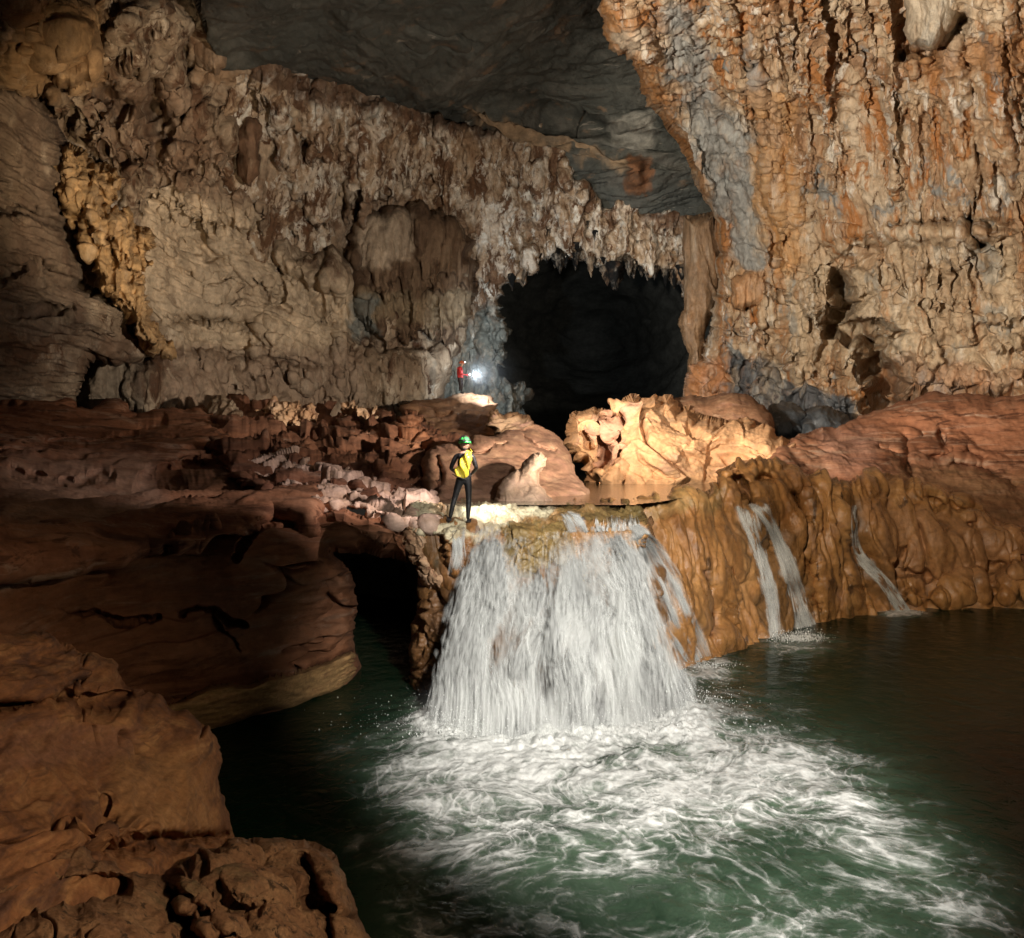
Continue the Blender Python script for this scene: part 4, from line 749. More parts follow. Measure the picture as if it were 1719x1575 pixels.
o = grid_water("foam", nonuni(480, 1900, 520, 1740, 1.3 * STEP / 2, 20), np.r_[np.arange(1010, 1600, 1.3 * STEP / 2), np.arange(1600, 1760, 12)], ZP, M['foam'], lambda P, X, Y: (lambda h, e: (h + .02 * e[0], e))(*pool_h(P, X, Y)), lambda P, X, Y, e: {"foam": e[0]}, .006)
tag(o, "white foam swirling across the pool below the waterfall", kind="stuff")
xs = np.arange(690, 1360, 3.0); ys = np.arange(796, 852, 1.2)
UP = [(690, 796), (1360, 796), (1360, 806), (1240, 812), (1205, 818), (1190, 830), (1110, 843), (1066, 848), (690, 849)]
X, Y = np.meshgrid(xs, ys); ok = inside(X, Y, UP); n = len(xs)
i = np.arange(X.size).reshape(X.shape); ce = ok[:-1, :-1] & ok[1:, 1:] & ok[1:, :-1] & ok[:-1, 1:]
Q = np.stack([i[:-1, :-1][ce], i[1:, :-1][ce], i[1:, 1:][ce], i[:-1, 1:][ce]], 1)
X = X.ravel(); Y = Y.ravel(); P = W(X, Y, D_at_z(Y, ZU)); P[:, 2] = ZU + .006 * fbm(P * 3, 3, seed=3) - .10 * sm(846, 862, Y)
keep = np.unique(Q); re = np.full(len(P), -1); re[keep] = np.arange(len(keep))
o = mesh_obj("water", P[keep], re[Q], M['upper'], attrs={"aer": area(X, Y, [(690, 846), (960, 842), (1000, 880), (690, 885)], 14)[keep]})
structure(o, "still upper pool feeding the waterfall")

# ------------------------------------------------------------------ falling water
t = NT("white_water"); a = t.attr("al").outputs["Fac"]
b = t.add("BsdfPrincipled"); b.inputs["Base Color"].default_value = (.80, .82, .80, 1); b.inputs["Roughness"].default_value = .45; b.inputs["Specular IOR Level"].default_value = .3
tl = t.add("BsdfTranslucent"); tl.inputs[0].default_value = (.8, .82, .8, 1); ms = t.add("MixShader"); ms.inputs[0].default_value = .25
t.link(b.outputs[0], ms.inputs[1]); t.link(tl.outputs[0], ms.inputs[2])
tr = t.add("BsdfTransparent"); mx = t.add("MixShader"); t.link(a, mx.inputs[0]); t.link(tr.outputs[0], mx.inputs[1]); t.link(ms.outputs[0], mx.inputs[2]); t.link(mx.outputs[0], t.out.inputs[0])
M['fall'] = t.m
SC.view_layers[0].update()
RAYROCKS = [o for o in COL.objects if o.type == 'MESH' and (o.name.startswith("flowstone_bank") or o.name.startswith("cascade_rock") or o.name.startswith("riverbed"))]
def surf(x, y, default):
    d = W(x, y, 1.0); L = np.linalg.norm(d); best = None
    for o in RAYROCKS:
        ok, loc, nn, _ = o.ray_cast(Vector((0, 0, 0)), Vector(d / L))
        if ok and (best is None or loc.y < best): best = loc.y
    return default if best is None else best
def lerp_guides(G, u, f):
    """G: guides x stations x 3; smooth world position at (u, f) in 0..1"""
    ng, ns = G.shape[:2]
    fu = np.clip(u, 0, .99999) * (ng - 1); ff = np.clip(f, 0, .99999) * (ns - 1)
    i = fu.astype(int); j = ff.astype(int); a = (fu - i)[:, None]; b = (ff - j)[:, None]
    return (G[i, j] * (1 - a) + G[i + 1, j] * a) * (1 - b) + (G[i, j + 1] * (1 - a) + G[i + 1, j + 1] * a) * b
def resample(g, n=24):
    g = np.array(g, float); s = np.r_[0, np.cumsum(np.hypot(np.diff(g[:, 0]), np.diff(g[:, 1])))]; t = np.linspace(0, s[-1], n)
    r = np.stack([np.interp(t, s, g[:, k]) for k in range(g.shape[1])], 1)
    for _ in range(3): r[1:-1] = .25 * r[:-2] + .5 * r[1:-1] + .25 * r[2:]
    return r
def fall(name, guides, n, length, width, off, dens=None, alpha=.55, sheets=0, sheet_alpha=.5, seed=1, jit=.06, surface=False, freq=30, bias=1.0):
    r = np.random.default_rng(seed); G = []
    for g in guides:
        g = resample(g)
        if surface:
            D = np.array([surf(x, y, d) for x, y, d in g]); D = np.minimum(D, g[:, 2] + 1.5)
            for _ in range(4): D[1:-1] = np.minimum(D[1:-1], .25 * D[:-2] + .5 * D[1:-1] + .25 * D[2:])
            g = g.copy(); g[:, 2] = D - .07
        G.append(W(g[:, 0], g[:, 1], g[:, 2]))
    G = np.array(G); V = []; Q = []; A = []; nv = 0
    # streaks: soft-edged ribbons of moving water
    u = r.random(n * 5); f0 = r.random(n * 5) ** bias * 1.05 - .06
    p = sm(-.08, .34, fbm(np.c_[u * freq * .5, f0 * 3.0, 0 * u], 3, seed=seed)) * sm(-.22, .25, fbm(np.c_[u * freq * .16, f0 * 2.2, 0 * u + 5], 2, seed=seed + 1))
    if dens is not None: p = p * dens(u, f0)
    k = r.random(n * 5) < p * 1.3 + .02; u = u[k][:n]; f0 = f0[k][:n]; n = len(u); K = 7
    ln = length * r.lognormal(0, .45, n) * (.35 + .85 * np.clip(f0, 0, 1) ** .6 if sheets > 3 else 1); wd = width * r.lognormal(0, .6, n); dy = -np.abs(r.normal(0, off, n))
    tt = np.linspace(0, 1, K); ff = np.clip(f0[:, None] + ln[:, None] * tt, 0, 1)
    uu = np.clip(u[:, None] + .004 * r.normal(size=(n, 1)) * tt, 0, 1)
    Pc = lerp_guides(G, uu.ravel(), ff.ravel()).reshape(n, K, 3)
    q = np.stack([uu * freq * .35, ff * 2.5, np.full_like(uu, 3.0)], 2).reshape(-1, 3)
    Pc[:, :, 0] += (pn(q, seed + 4) * jit * 2).reshape(n, K) + r.normal(0, jit, (n, 1)); Pc[:, :, 1] += dy[:, None] + (pn(q * 1.4, seed + 5) * jit * 2).reshape(n, K)
    al = np.sin(np.pi * np.clip(tt, 0.0, 1)) ** 1.2; al[0] = al[-1] = 0
    aa = alpha * r.uniform(.4, 1.25, n)
    tan = np.zeros_like(Pc); tan[:, 1:-1] = Pc[:, 2:] - Pc[:, :-2]; tan[:, 0] = Pc[:, 1] - Pc[:, 0]; tan[:, -1] = Pc[:, -1] - Pc[:, -2]
    sd = np.cross(tan, np.array([0, 1, 0.0])); ang = r.normal(0, .5, (n, 1)); pass; sd /= np.linalg.norm(sd, axis=2)[:, :, None] + 1e-9
    sd[:, :, 1] += ang; prof = (.35 + .65 * np.sin(np.pi * np.clip(tt + .1, 0, 1)))[None, :, None]
    wv = wd[:, None, None] * prof
    Vs = np.stack([Pc - sd * wv, Pc + np.array([0, -.25, 0]) * wv, Pc + sd * wv], 2).reshape(-1, 3)
    As = np.stack([0 * al, al, 0 * al], 1)[None] * aa[:, None, None]
    i = (np.arange(n)[:, None, None] * K * 3 + np.arange(K - 1)[None, :, None] * 3 + np.arange(2)[None, None, :]).ravel()
    Q.append(np.stack([i, i + 1, i + 4, i + 3], 1)); V.append(Vs); A.append(np.clip(As, 0, 1).ravel()); nv = len(Vs)
    for s in range(sheets):
        U, Fv = np.meshgrid(np.linspace(0, 1, 380), np.linspace(0, 1, 260)); U = U.ravel(); Fv = Fv.ravel()
        P = lerp_guides(G, U, Fv)
        wq = np.c_[U * freq * .5, Fv * (5.5 - 3.2 * Fv), 0 * U + s * 9.1]; wq = wq + .8 * np.c_[pn(wq * (.5, 2, 1), seed + 9), pn(wq * (.5, 2, 1) + 3, seed + 10), 0 * U]
        st = fbm(wq, 5, 2.2, .65, seed + 20 + s); big = fbm(np.c_[U * freq * .13, Fv * 1.6, 0 * U + s * 3], 3, seed=seed + 30 + s)
        a_ = sm(-.06, .36, st + 1.1 * big) * sheet_alpha
        if dens is not None: a_ = a_ * np.clip(dens(U, Fv), 0, 1)
        ed = sm(0, .06, U) * sm(0, .06, 1 - U) * sm(0, .05, Fv); a_ = a_ * ed
        P[:, 1] += -.09 * s + .16 * st + .25 * big; P[:, 0] += .05 * big
        m, w = 260, 380; j = np.arange(m * w).reshape(m, w)
        Q.append(np.stack([j[:-1, :-1].ravel(), j[1:, :-1].ravel(), j[1:, 1:].ravel(), j[:-1, 1:].ravel()], 1) + nv); V.append(P); A.append(np.clip(a_, 0, 1)); nv += len(P)
    return mesh_obj(name, np.concatenate(V), np.concatenate(Q), M['fall'], attrs={"al": np.concatenate(A)})
def dens_main(u, f):
    d = 1 - .75 * np.exp(-((u - .60) / .07) ** 2 - ((f - .26) / .13) ** 2) - .6 * np.exp(-((u - .27) / .07) ** 2 - ((f - .5) / .14) ** 2) - .5 * np.exp(-((u - .33) / .10) ** 2 - ((f - .05) / .08) ** 2)
    d = d - .35 * np.exp(-((u - .45) / .06) ** 2 - ((f - .75) / .3) ** 2)
    st = .015 + .07 * (.5 + 1.4 * fbm(np.c_[u * 9, 0 * u, 0 * u], 3, seed=77)) + .10 * np.exp(-((u - .36) / .12) ** 2)
    d = d * sm(st - .06, st + .12, f + .035 * pn(np.c_[u * 60, f * 6, 0 * u], 78)) * (.6 + .4 * np.clip(f * 2.2, 0, 1))
    return np.clip(d * sm(0, .07, u) * sm(0, .07, 1 - u), 0, 1)
main = [[(800, 882, 18.1), (793, 915, 17.8), (785, 952, 17.5), (766, 984, 17.35), (755, 1040, 17.2), (741, 1110, 17.0), (724, 1238, 16.6)],
        [(830, 884, 18.0), (818, 960, 17.3), (808, 1030, 16.9), (800, 1120, 16.6), (792, 1258, 16.1)],
        [(880, 905, 17.5), (874, 970, 17.2), (868, 1040, 16.7), (864, 1130, 16.3), (860, 1268, 15.9)],
        [(935, 893, 17.7), (938, 960, 17.2), (940, 1040, 16.7), (942, 1130, 16.3), (945, 1262, 15.9)],
        [(990, 885, 18.1), (1004, 960, 17.3), (1016, 1040, 17.0), (1026, 1130, 16.7), (1036, 1248, 16.3)],
        [(1026, 877, 18.6), (1050, 950, 17.9), (1078, 1040, 17.7), (1102, 1120, 17.5), (1118, 1222, 17.2)],
[(1046, 878, 19.0), (1060, 925, 18.6), (1078, 965, 18.4), (1101, 1016, 18.4), (1126, 1072, 18.4), (1168, 1192, 18.2)]]
o = fall("waterfall", main, 46000, .085, .024, .24, dens_main, .24, 6, .58, 3, .09, freq=30)
tag(o, "broad white main waterfall dropping from the upper pool into the foaming pool", "waterfall")
o = fall("waterfall", [[(1048, 884, 19.5), (1064, 929, 20), (1088, 999, 20.4), (1116, 1068, 20.8), (1150, 1112, 21.3)], [(1070, 880, 20), (1100, 905, 20.5), (1124, 940, 21), (1150, 985, 21.5), (1168, 1035, 21.8), (1192, 1100, 22)]], 1700, .12, .020, .06, None, .30, 2, .30, 5, .03, True, 12)
tag(o, "thin see-through veil of water just right of the main waterfall", "waterfall")
o = fall("waterfall", [[(1238, 850, 25), (1252, 890, 25), (1270, 950, 25), (1284, 1010, 25), (1296, 1076, 24)], [(1262, 846, 25), (1272, 890, 25), (1290, 950, 25), (1304, 1010, 25), (1316, 1074, 24)]], 1500, .12, .028, .05, None, .42, 2, .6, 6, .03, True, 8)
tag(o, "left strand of the narrow twin waterfall on the ochre bank", "waterfall")
o = fall("waterfall", [[(1256, 846, 25), (1288, 885, 25), (1310, 940, 25), (1326, 1000, 25), (1340, 1068, 24.5)], [(1284, 846, 25.5), (1304, 885, 25.5), (1330, 940, 25.5), (1350, 1000, 25.5), (1372, 1062, 25)]], 1700, .12, .030, .05, None, .42, 2, .6, 7, .03, True, 8)
tag(o, "right strand of the narrow twin waterfall on the ochre bank", "waterfall")
o = fall("waterfall", [[(1428, 850, 28), (1428, 900, 28), (1434, 938, 28), (1462, 966, 28), (1486, 996, 28), (1504, 1026, 28)], [(1438, 848, 28), (1436, 900, 28), (1448, 932, 28), (1478, 956, 28), (1504, 986, 28), (1528, 1024, 28)]], 1100, .10, .026, .03, lambda u, f: .3 + .7 * np.clip(f * 1.6, 0, 1), .6, 3, .8, 8, .02, True, 6)
tag(o, "small trickle bending down the rock farthest right", "waterfall")
o = fall("waterfall", [[(1000, 866, 19.5), (998, 878, 19), (996, 892, 18.6)], [(1070, 862, 20), (1074, 876, 19.6), (1076, 890, 19.2)]], 260, .7, .010, .02, None, .75, 0, 0, 9, .01, True, 40)
tag(o, "short comb of fine water threads at the top right lip of the main waterfall", "waterfall")
o = fall("waterfall", [[(936, 858, 19.5), (946, 872, 19.2), (956, 892, 18.6)], [(958, 858, 19.5), (980, 874, 19.2), (990, 894, 18.6)]], 160, .6, .022, .03, None, .6, 1, .5, 10, .02, True, 6)
tag(o, "short bright chute of water at the middle of the main waterfall's lip", "waterfall")
RAYROCKS += [o for o in COL.objects if o.type == 'MESH' and o.name.startswith("rock")]
o = fall("waterfall", [[(758, 886, 18), (756, 905, 18), (760, 930, 18), (752, 965, 18)], [(780, 884, 18), (778, 905, 18), (780, 930, 18), (772, 968, 18)]], 150, .4, .02, .02, None, .5, 1, .4, 11, .02, True, 5)
tag(o, "little thread of water running down the dark rock below the caver's feet", "waterfall")

# spray: drops thrown up where the falls strike the pool
r = np.random.default_rng(5); V = []; Q = []; n0 = 0
def spray(cx, cy, rx, n, h, size):
    global n0
    x = r.normal(cx, rx, n); y = r.normal(cy, rx * .10, n); P = W(x, y, D_at_z(y, ZP)); P[:, 2] += np.abs(r.normal(0, h, n)) ** 1.2
    s = size * r.lognormal(0, .5, n)
    oc = np.array([(1, 0, 0), (-1, 0, 0), (0, 1, 0), (0, -1, 0), (0, 0, 1.6), (0, 0, -1.6)]); fc = np.array([(0, 2, 4), (2, 1, 4), (1, 3, 4), (3, 0, 4), (2, 0, 5), (1, 2, 5), (3, 1, 5), (0, 3, 5)])
    V.append((P[:, None] + oc[None] * s[:, None, None]).reshape(-1, 3)); Q.append((fc[None] + (n0 + np.arange(n) * 6)[:, None, None]).reshape(-1, 3)); n0 += n * 6
spray(930, 1225, 120, 7000, .30, .0042); spray(760, 1240, 36, 1600, .25, .004); spray(1120, 1190, 50, 2400, .26, .0042); spray(1340, 1074, 22, 1800, .14, .0055); spray(1512, 1028, 14, 500, .06, .005); spray(1180, 1120, 26, 900, .12, .0045)
M['drops'] = plain("water_drops", (.8, .82, .8), .3, .5, var=.02)
o = mesh_obj("spray", np.concatenate(V), np.concatenate(Q), M['drops'])
tag(o, "fine spray of drops where the falling water hits the pool", kind="stuff")

def mist_ball(loc, scale, radius, dens, col, label):
    import bmesh
    bm = bmesh.new(); bmesh.ops.create_icosphere(bm, subdivisions=3, radius=radius); me = bpy.data.meshes.new("mist"); bm.to_mesh(me); bm.free()
    mo = bpy.data.objects.new("mist", me); COL.objects.link(mo); mo.location = loc; mo.scale = scale
    m_ = bpy.data.materials.new("mist"); m_.use_nodes = True; nt = m_.node_tree; nt.nodes.clear(); ou = nt.nodes.new("ShaderNodeOutputMaterial")
    pv = nt.nodes.new("ShaderNodeVolumeScatter"); pv.inputs["Color"].default_value = (*col, 1)
    tc = nt.nodes.new("ShaderNodeTexCoord"); ln_ = nt.nodes.new("ShaderNodeVectorMath"); ln_.operation = 'LENGTH'; nt.links.new(tc.outputs["Object"], ln_.inputs[0])
    mr = nt.nodes.new("ShaderNodeMapRange"); mr.interpolation_type = 'SMOOTHSTEP'; mr.inputs[1].default_value = 0; mr.inputs[2].default_value = radius * .97; mr.inputs[3].default_value = dens; mr.inputs[4].default_value = 0
    nt.links.new(ln_.outputs["Value"], mr.inputs[0]); nt.links.new(mr.outputs[0], pv.inputs["Density"]); nt.links.new(pv.outputs[0], ou.inputs["Volume"]); me.materials.append(m_)
    tag(mo, label, kind="stuff"); return mo
mist_ball(tuple(W(945, 1200, 16.6)), (1, .36, .34), 3.4, .75, (.97, .98, 1), "white spray mist drifting at the foot of the main waterfall")
# ------------------------------------------------------------------ dripstones hanging round the arch
def cone_stone(name, P, L, R, mat, r, up=False, n=9, k=9):
    V = []; ph = r.uniform(0, 6.28)
    bend = r.normal(0, .05, 2) * L
    for i in range(k):
        t_ = i / (k - 1); rad = R * ((1 - t_) ** .8) * (1 + .18 * math.sin(t_ * 17 + ph)) + .004
        for j in range(n):
            a_ = 2 * math.pi * j / n; rr = rad * (1 + .16 * math.sin(3 * a_ + ph + t_ * 2))
            V.append((rr * math.cos(a_) + bend[0] * t_ * t_, rr * math.sin(a_) + bend[1] * t_ * t_, (1 if up else -1) * (t_ * L) + (-.25 * L if up else .25 * L)))
    Fq = [(i * n + j, i * n + (j + 1) % n, (i + 1) * n + (j + 1) % n, (i + 1) * n + j) for i in range(k - 1) for j in range(n)]
    if up: Fq = [f[::-1] for f in Fq]
    o = mesh_obj(name, V, Fq, mat); o.location = P; return o
r = np.random.default_rng(12)
edge = np.array([(846, 480), (862, 472), (880, 452), (905, 440), (925, 430), (945, 436), (965, 432), (990, 442), (1010, 446), (1028, 466), (1045, 448), (1070, 446), (1090, 462), (1112, 456), (1130, 466), (1146, 480)], float)
protos = [cone_stone("stalactite", (0, 0, 0), 1, .30, M['fringe'], r) for _ in range(4)]
first = True; cnt = 0
for i in range(44):
    s = r.uniform(0, len(edge) - 1.001); j = int(s); x, y = edge[j] * (1 - s + j) + edge[j + 1] * (s - j)
    up = r.random() < .45
    y2 = y - (r.uniform(10, 70) if up else r.uniform(-2, 8)); L = r.uniform(.5, 1.5) * (1.3 if abs(x - 1032) < 14 else 1) * (.8 if up else 1)
    o = protos[i] if i < 4 else protos[i % 4].copy()
    if i >= 4: COL.objects.link(o)
    o.location = W(x, y2, 61.0 + (x - 850) / 250 + r.normal(0, .3)); o.scale = (L * r.uniform(.8, 1.6), L * .9, L); o.rotation_euler = (0, 0, r.uniform(0, 6.28))
    if i == 43: o.location = W(1029, 452, 60.6); o.scale = (2.2, 1.6, 1.9); tag(o, "largest stalactite of the fringe, hanging lowest over the middle of the dark arch", "stalactite", "stalactites over the dark arch"); continue
    tag(o, "short ragged stalactite hanging in the fringe over the dark arch", "stalactite", "stalactites over the dark arch")

# ------------------------------------------------------------------ the two cavers
def empty(name, loc, rz=0):
    o = bpy.data.objects.new(name, None); COL.objects.link(o); o.location = loc; o.rotation_euler = (0, 0, rz); return o
def skin(name, J, E, mat, parent, lv=2, root=None):
    names = list(J); me = bpy.data.meshes.new(name); me.from_pydata([J[k][0] for k in names], [(names.index(a), names.index(b)) for a, b in E], [])
    o = bpy.data.objects.new(name, me); COL.objects.link(o); o.parent = parent
    md = o.modifiers.new("Skin", 'SKIN'); md.use_smooth_shade = True
    for i, k in enumerate(names):
        rr = J[k][1]; sv = me.skin_vertices[0].data[i]; sv.radius = rr if isinstance(rr, tuple) else (rr, rr); sv.use_root = (k == (root or names[0]))
    sb = o.modifiers.new("Smooth", 'SUBSURF'); sb.levels = lv; sb.render_levels = lv
    me.materials.append(mat); return o
def suit_mat(name, suit, legs, skin_, neck_z, waist_z, rough=.55):
    t = NT(name); tc = t.add("TexCoord"); sp = t.add("SeparateXYZ"); t.link(tc.outputs["Object"], sp.inputs[0]); z = sp.outputs[2]
    n = t.noise(tc.outputs["Object"], 14, 5, .6)
    c = t.mix(t.math('GREATER_THAN', z, waist_z), legs, suit); c = t.mix(t.math('GREATER_THAN', z, neck_z), c, skin_)
    c = t.mix(1.0, c, t.ramp(n, [(.3, .75), (.7, 1.25)]), 'MULTIPLY')
    t.bsdf(Base_Color=c, Roughness=rough, Normal=t.bump(t.noise(tc.outputs["Object"], 9, 4, .6, .8), .6, .02)); return t.m
def fingers(J, E, side, wrist, palm_dir, spread, fwd):
    """palm and five fingers, each finger its own bent chain"""
    w = Vector(wrist); d = Vector(palm_dir).normalized(); s = Vector(spread).normalized(); c = Vector(fwd).normalized()
    J['palm' + side] = (tuple(w + d * .05), (.030, .018)); E.append(('wr' + side, 'palm' + side))
    for i, (o_, L) in enumerate(((-.027, .068), (-.009, .078), (.009, .074), (.027, .058))):
        b = w + d * .088 + s * o_
        J[f'k{i}{side}'] = (tuple(b), .0105); J[f'm{i}{side}'] = (tuple(b + d * L * .5 + c * .008), .009); J[f't{i}{side}'] = (tuple(b + d * L * .72 + c * (.03 + .004 * i)), .0075)
        E += [('palm' + side, f'k{i}{side}'), (f'k{i}{side}', f'm{i}{side}'), (f'm{i}{side}', f't{i}{side}')]
    b = w + d * .035 - s * .035
    J['th' + side] = (tuple(b), .012); J['tt' + side] = (tuple(b + d * .035 - s * .018 + c * .02), .009)
    E += [('palm' + side, 'th' + side), ('th' + side, 'tt' + side)]
def lathe_dome(name, c, rx, ry, rz, mat, parent, seg=28, rings=10, drop=.12, tilt=0, ribs=0):
    V = []; Fq = []
    for i in range(rings + 1):
        th = (math.pi / 2 + drop) * i / rings; rr = math.sin(th); zz = math.cos(th); fl = 1 + (.06 if i >= rings - 1 else 0)
        for j in range(seg):
            a_ = 2 * math.pi * j / seg; rb = 1 + ribs * (.5 + .5 * math.cos(6 * a_)) * rr
            V.append((rx * rr * rb * fl * math.cos(a_), ry * rr * rb * fl * math.sin(a_), rz * zz))
    n = len(V)
    for v in list(V[:]): V.append((v[0] * .93, v[1] * .93, v[2] * .93))
    for i in range(rings):
        for j in range(seg):
            a0, a1 = i * seg + j, i * seg + (j + 1) % seg; Fq += [(a0, a0 + seg, a1 + seg, a1), (n + a1, n + a1 + seg, n + a0 + seg, n + a0)]
    for j in range(seg):
        a0, a1 = rings * seg + j, rings * seg + (j + 1) % seg; Fq.append((a0, n + a0, n + a1, a1))
    o = mesh_obj(name, V, Fq, mat, parent); o.location = c; o.rotation_euler = (tilt, 0, 0); return o
def tube(name, pts, rad, mat, parent, n=8, flat=1.0, closed=False):
    pts = [Vector(p) for p in pts]; V = []; m = len(pts)
    for i, p in enumerate(pts):
        d = (pts[(i + 1) % m if closed else min(i + 1, m - 1)] - pts[(i - 1) % m if closed else max(i - 1, 0)]).normalized()
        a = d.cross(Vector((0.1, .2, 1))).normalized() if abs(d.z) < .95 else d.cross(Vector((1, 0, 0))).normalized(); b = d.cross(a)
        for j in range(n):
            t_ = 2 * math.pi * j / n; V.append(tuple(p + a * math.cos(t_) * rad + b * math.sin(t_) * rad * flat))
    k = m if closed else m - 1
    Fq = [(i * n + j, i * n + (j + 1) % n, ((i + 1) % m) * n + (j + 1) % n, ((i + 1) % m) * n + j) for i in range(k) for j in range(n)]
    return mesh_obj(name, V, Fq, mat, parent)
def rbox(name, size, loc, mat, parent, bev=.3, rot=(0, 0, 0)):
    import bmesh
    bm = bmesh.new(); bmesh.ops.create_cube(bm, size=1)
    for v in bm.verts: v.co = Vector((v.co.x * size[0], v.co.y * size[1], v.co.z * size[2]))
    bmesh.ops.bevel(bm, geom=bm.edges[:], offset=min(size) * bev, segments=3, affect='EDGES', profile=.6)
    me = bpy.data.meshes.new(name); bm.to_mesh(me); bm.free(); me.materials.append(mat)
    for p in me.polygons: p.use_smooth = True
    o = bpy.data.objects.new(name, me); COL.objects.link(o); o.parent = parent; o.location = loc; o.rotation_euler = rot; return o
M['green'] = plain("green_helmet_shell", (.05, .50, .09), .35, .5, var=.1); M['strap'] = plain("black_strap", (.02, .02, .022), .6, .4)
M['orange'] = plain("orange_helmet_shell", (.75, .16, .04), .4, .5, var=.1); M['red_cloth'] = plain("red_jacket_cloth", (.62, .03, .03), .7, .3, bump=.01)
M['boot'] = plain("black_rubber_boot", (.025, .024, .025), .5, .4, bump=.004); M['skin'] = plain("skin", (.50, .30, .20), .55, .4, var=.06)
M['hair'] = plain("dark_hair", (.03, .02, .015), .6, .3, bump=.01, scale=60); M['metal'] = plain("grey_plastic", (.12, .12, .12), .4, .5)
M['lens'] = plain("lit_lamp_lens", (1, 1, 1), .3, .5, emit=((1, .97, .92, 1), 60)); M['eye'] = plain("eye", (.7, .7, .68), .2, .6, var=.02)
M['soft_lens'] = plain("lit_headlamp_lens", (1, 1, 1), .3, .5, emit=((1, .97, .92, 1), 8))
t = NT("yellow_pvc_bag"); tc = t.add("TexCoord"); nb = t.noise(tc.outputs["Object"], 7, 5, .6, 1.2)
t.bsdf(Base_Color=t.mix(1.0, (.80, .62, .05), t.ramp(t.noise(tc.outputs["Object"], 20, 5, .65), [(.3, .8), (.7, 1.1)]), 'MULTIPLY'), Roughness=.35, Normal=t.bump(nb, .8, .03)); M['yellow'] = t.m

def head_parts(J, E, hc, f, sidev):
    """neck is already there; head, chin, nose and ears; f = direction of the face"""
    h = Vector(hc); f = Vector(f); s = Vector(sidev)
    J['head'] = (tuple(h), (.080, .088)); J['crown'] = (tuple(h + Vector((0, 0, .075))), .066); J['jaw'] = (tuple(h + f * .035 - Vector((0, 0, .065))), .052)
    E += [('neck', 'jaw'), ('jaw', 'head'), ('head', 'crown')]
    J['nose'] = (tuple(h + f * .105 - Vector((0, 0, .012))), .012); J['noseb'] = (tuple(h + f * .080 - Vector((0, 0, .004))), .016); E += [('head', 'noseb'), ('noseb', 'nose')]
    for k, sg in (('L', -1), ('R', 1)): J['ear' + k] = (tuple(h + s * .088 * sg - Vector((0, 0, .005))), .014); E += [('head', 'ear' + k)]
# near caver: back to us, legs apart, hands held in front
FZ = -1.44; D1 = 18.15; base = W(779, 880, D1); FZ = float(base[2])
p1 = empty("person", tuple(base)); tag(p1, "caver in black wetsuit and green helmet seen from behind at the lip of the fall", "person")
K = D1 / F
def at1(x, y, dy=0.0): return ((x - 779) * K, dy, (880 - y) * K)
J = {'pelvis': (at1(778.5, 802, 0), (.125, .095)), 'belly': (at1(778.5, 790, .0), (.125, .09)), 'chest': (at1(779, 774, -.02), (.150, .105)), 'upper': (at1(779.5, 764, -.01), (.120, .08)), 'neck': (at1(779.5, 757.5, .01), .055),
     'shL': (at1(765.5, 766), .062), 'elL': (at1(756.5, 786, .02), .044), 'wrL': (at1(767, 796, .26), .028), 'shR': (at1(793.5, 766), .062), 'elR': (at1(800, 786, .02), .044), 'wrR': (at1(790, 797, .26), .028),
     'hipL': (at1(771.5, 807), .092), 'knL': (at1(763, 838, .03), .062), 'caL': (at1(760, 848, -.02), .058), 'anL': (at1(755.5, 870, .0), .040), 'hipR': (at1(786, 807), .092), 'knR': (at1(787, 840, .03), .062), 'caR': (at1(786.5, 850, -.02), .058), 'anR': (at1(785.5, 873, 0), .040)}
E = [('pelvis', 'belly'), ('belly', 'chest'), ('chest', 'upper'), ('upper', 'neck'), ('upper', 'shL'), ('shL', 'elL'), ('elL', 'wrL'), ('upper', 'shR'), ('shR', 'elR'), ('elR', 'wrR'), ('pelvis', 'hipL'), ('hipL', 'knL'), ('knL', 'caL'), ('caL', 'anL'), ('pelvis', 'hipR'), ('hipR', 'knR'), ('knR', 'caR'), ('caR', 'anR')]
head_parts(J, E, at1(780, 747.5, .02), (0, 1, 0), (1, 0, 0))
fingers(J, E, 'L', J['wrL'][0], (.9, .3, .1), (0, -.2, 1), (0, -.6, -.6)); fingers(J, E, 'R', J['wrR'][0], (-.9, .3, .1), (0, -.2, 1), (0, -.6, -.6))
M['suit1'] = suit_mat("black_wetsuit_and_skin", (.006, .006, .007), (.006, .006, .007), (.24, .13, .085), (880 - 761) * K, 0)
skin("body", J, E, M['suit1'], p1)
for sx, (x, y, dx) in (('L', (755, 874, -.03)), ('R', (786, 877, .03))):
    c = at1(x, y); b_ = skin("boot", {'a': ((c[0], 0, c[2] + .06), .05), 'h': ((c[0], -.03, c[2] - .005), .045), 'm': ((c[0] + dx, .09, c[2] - .02), .042), 't': ((c[0] + dx * 2, .19, c[2] - .025), .034)}, [('a', 'h'), ('a', 'm'), ('m', 't')], M['boot'], p1)
hl = lathe_dome("helmet", at1(780, 743, .02), .118, .135, .125, M['green'], p1, tilt=-.1, ribs=.05)
hc = Vector(at1(780, 743, .02))
tube("strap", [(0.125 * math.cos(a), .142 * math.sin(a), .035) for a in np.linspace(0, 2 * math.pi, 25)[:-1]], .010, M['strap'], hl, 6, closed=True)
tube("strap", [(.0, -.14 * math.cos(a), .132 * math.sin(a)) for a in np.linspace(.25, 2.9, 14)], .010, M['strap'], hl, 6)
tube("strap", [(.122 * math.cos(a), -.03 - .04 * math.sin(a), .128 * math.sin(a)) for a in np.linspace(.25, 2.9, 14)], .008, M['strap'], hl, 6)
rbox("battery_box", (.075, .04, .05), (.0, -.15, .03), M['strap'], hl)
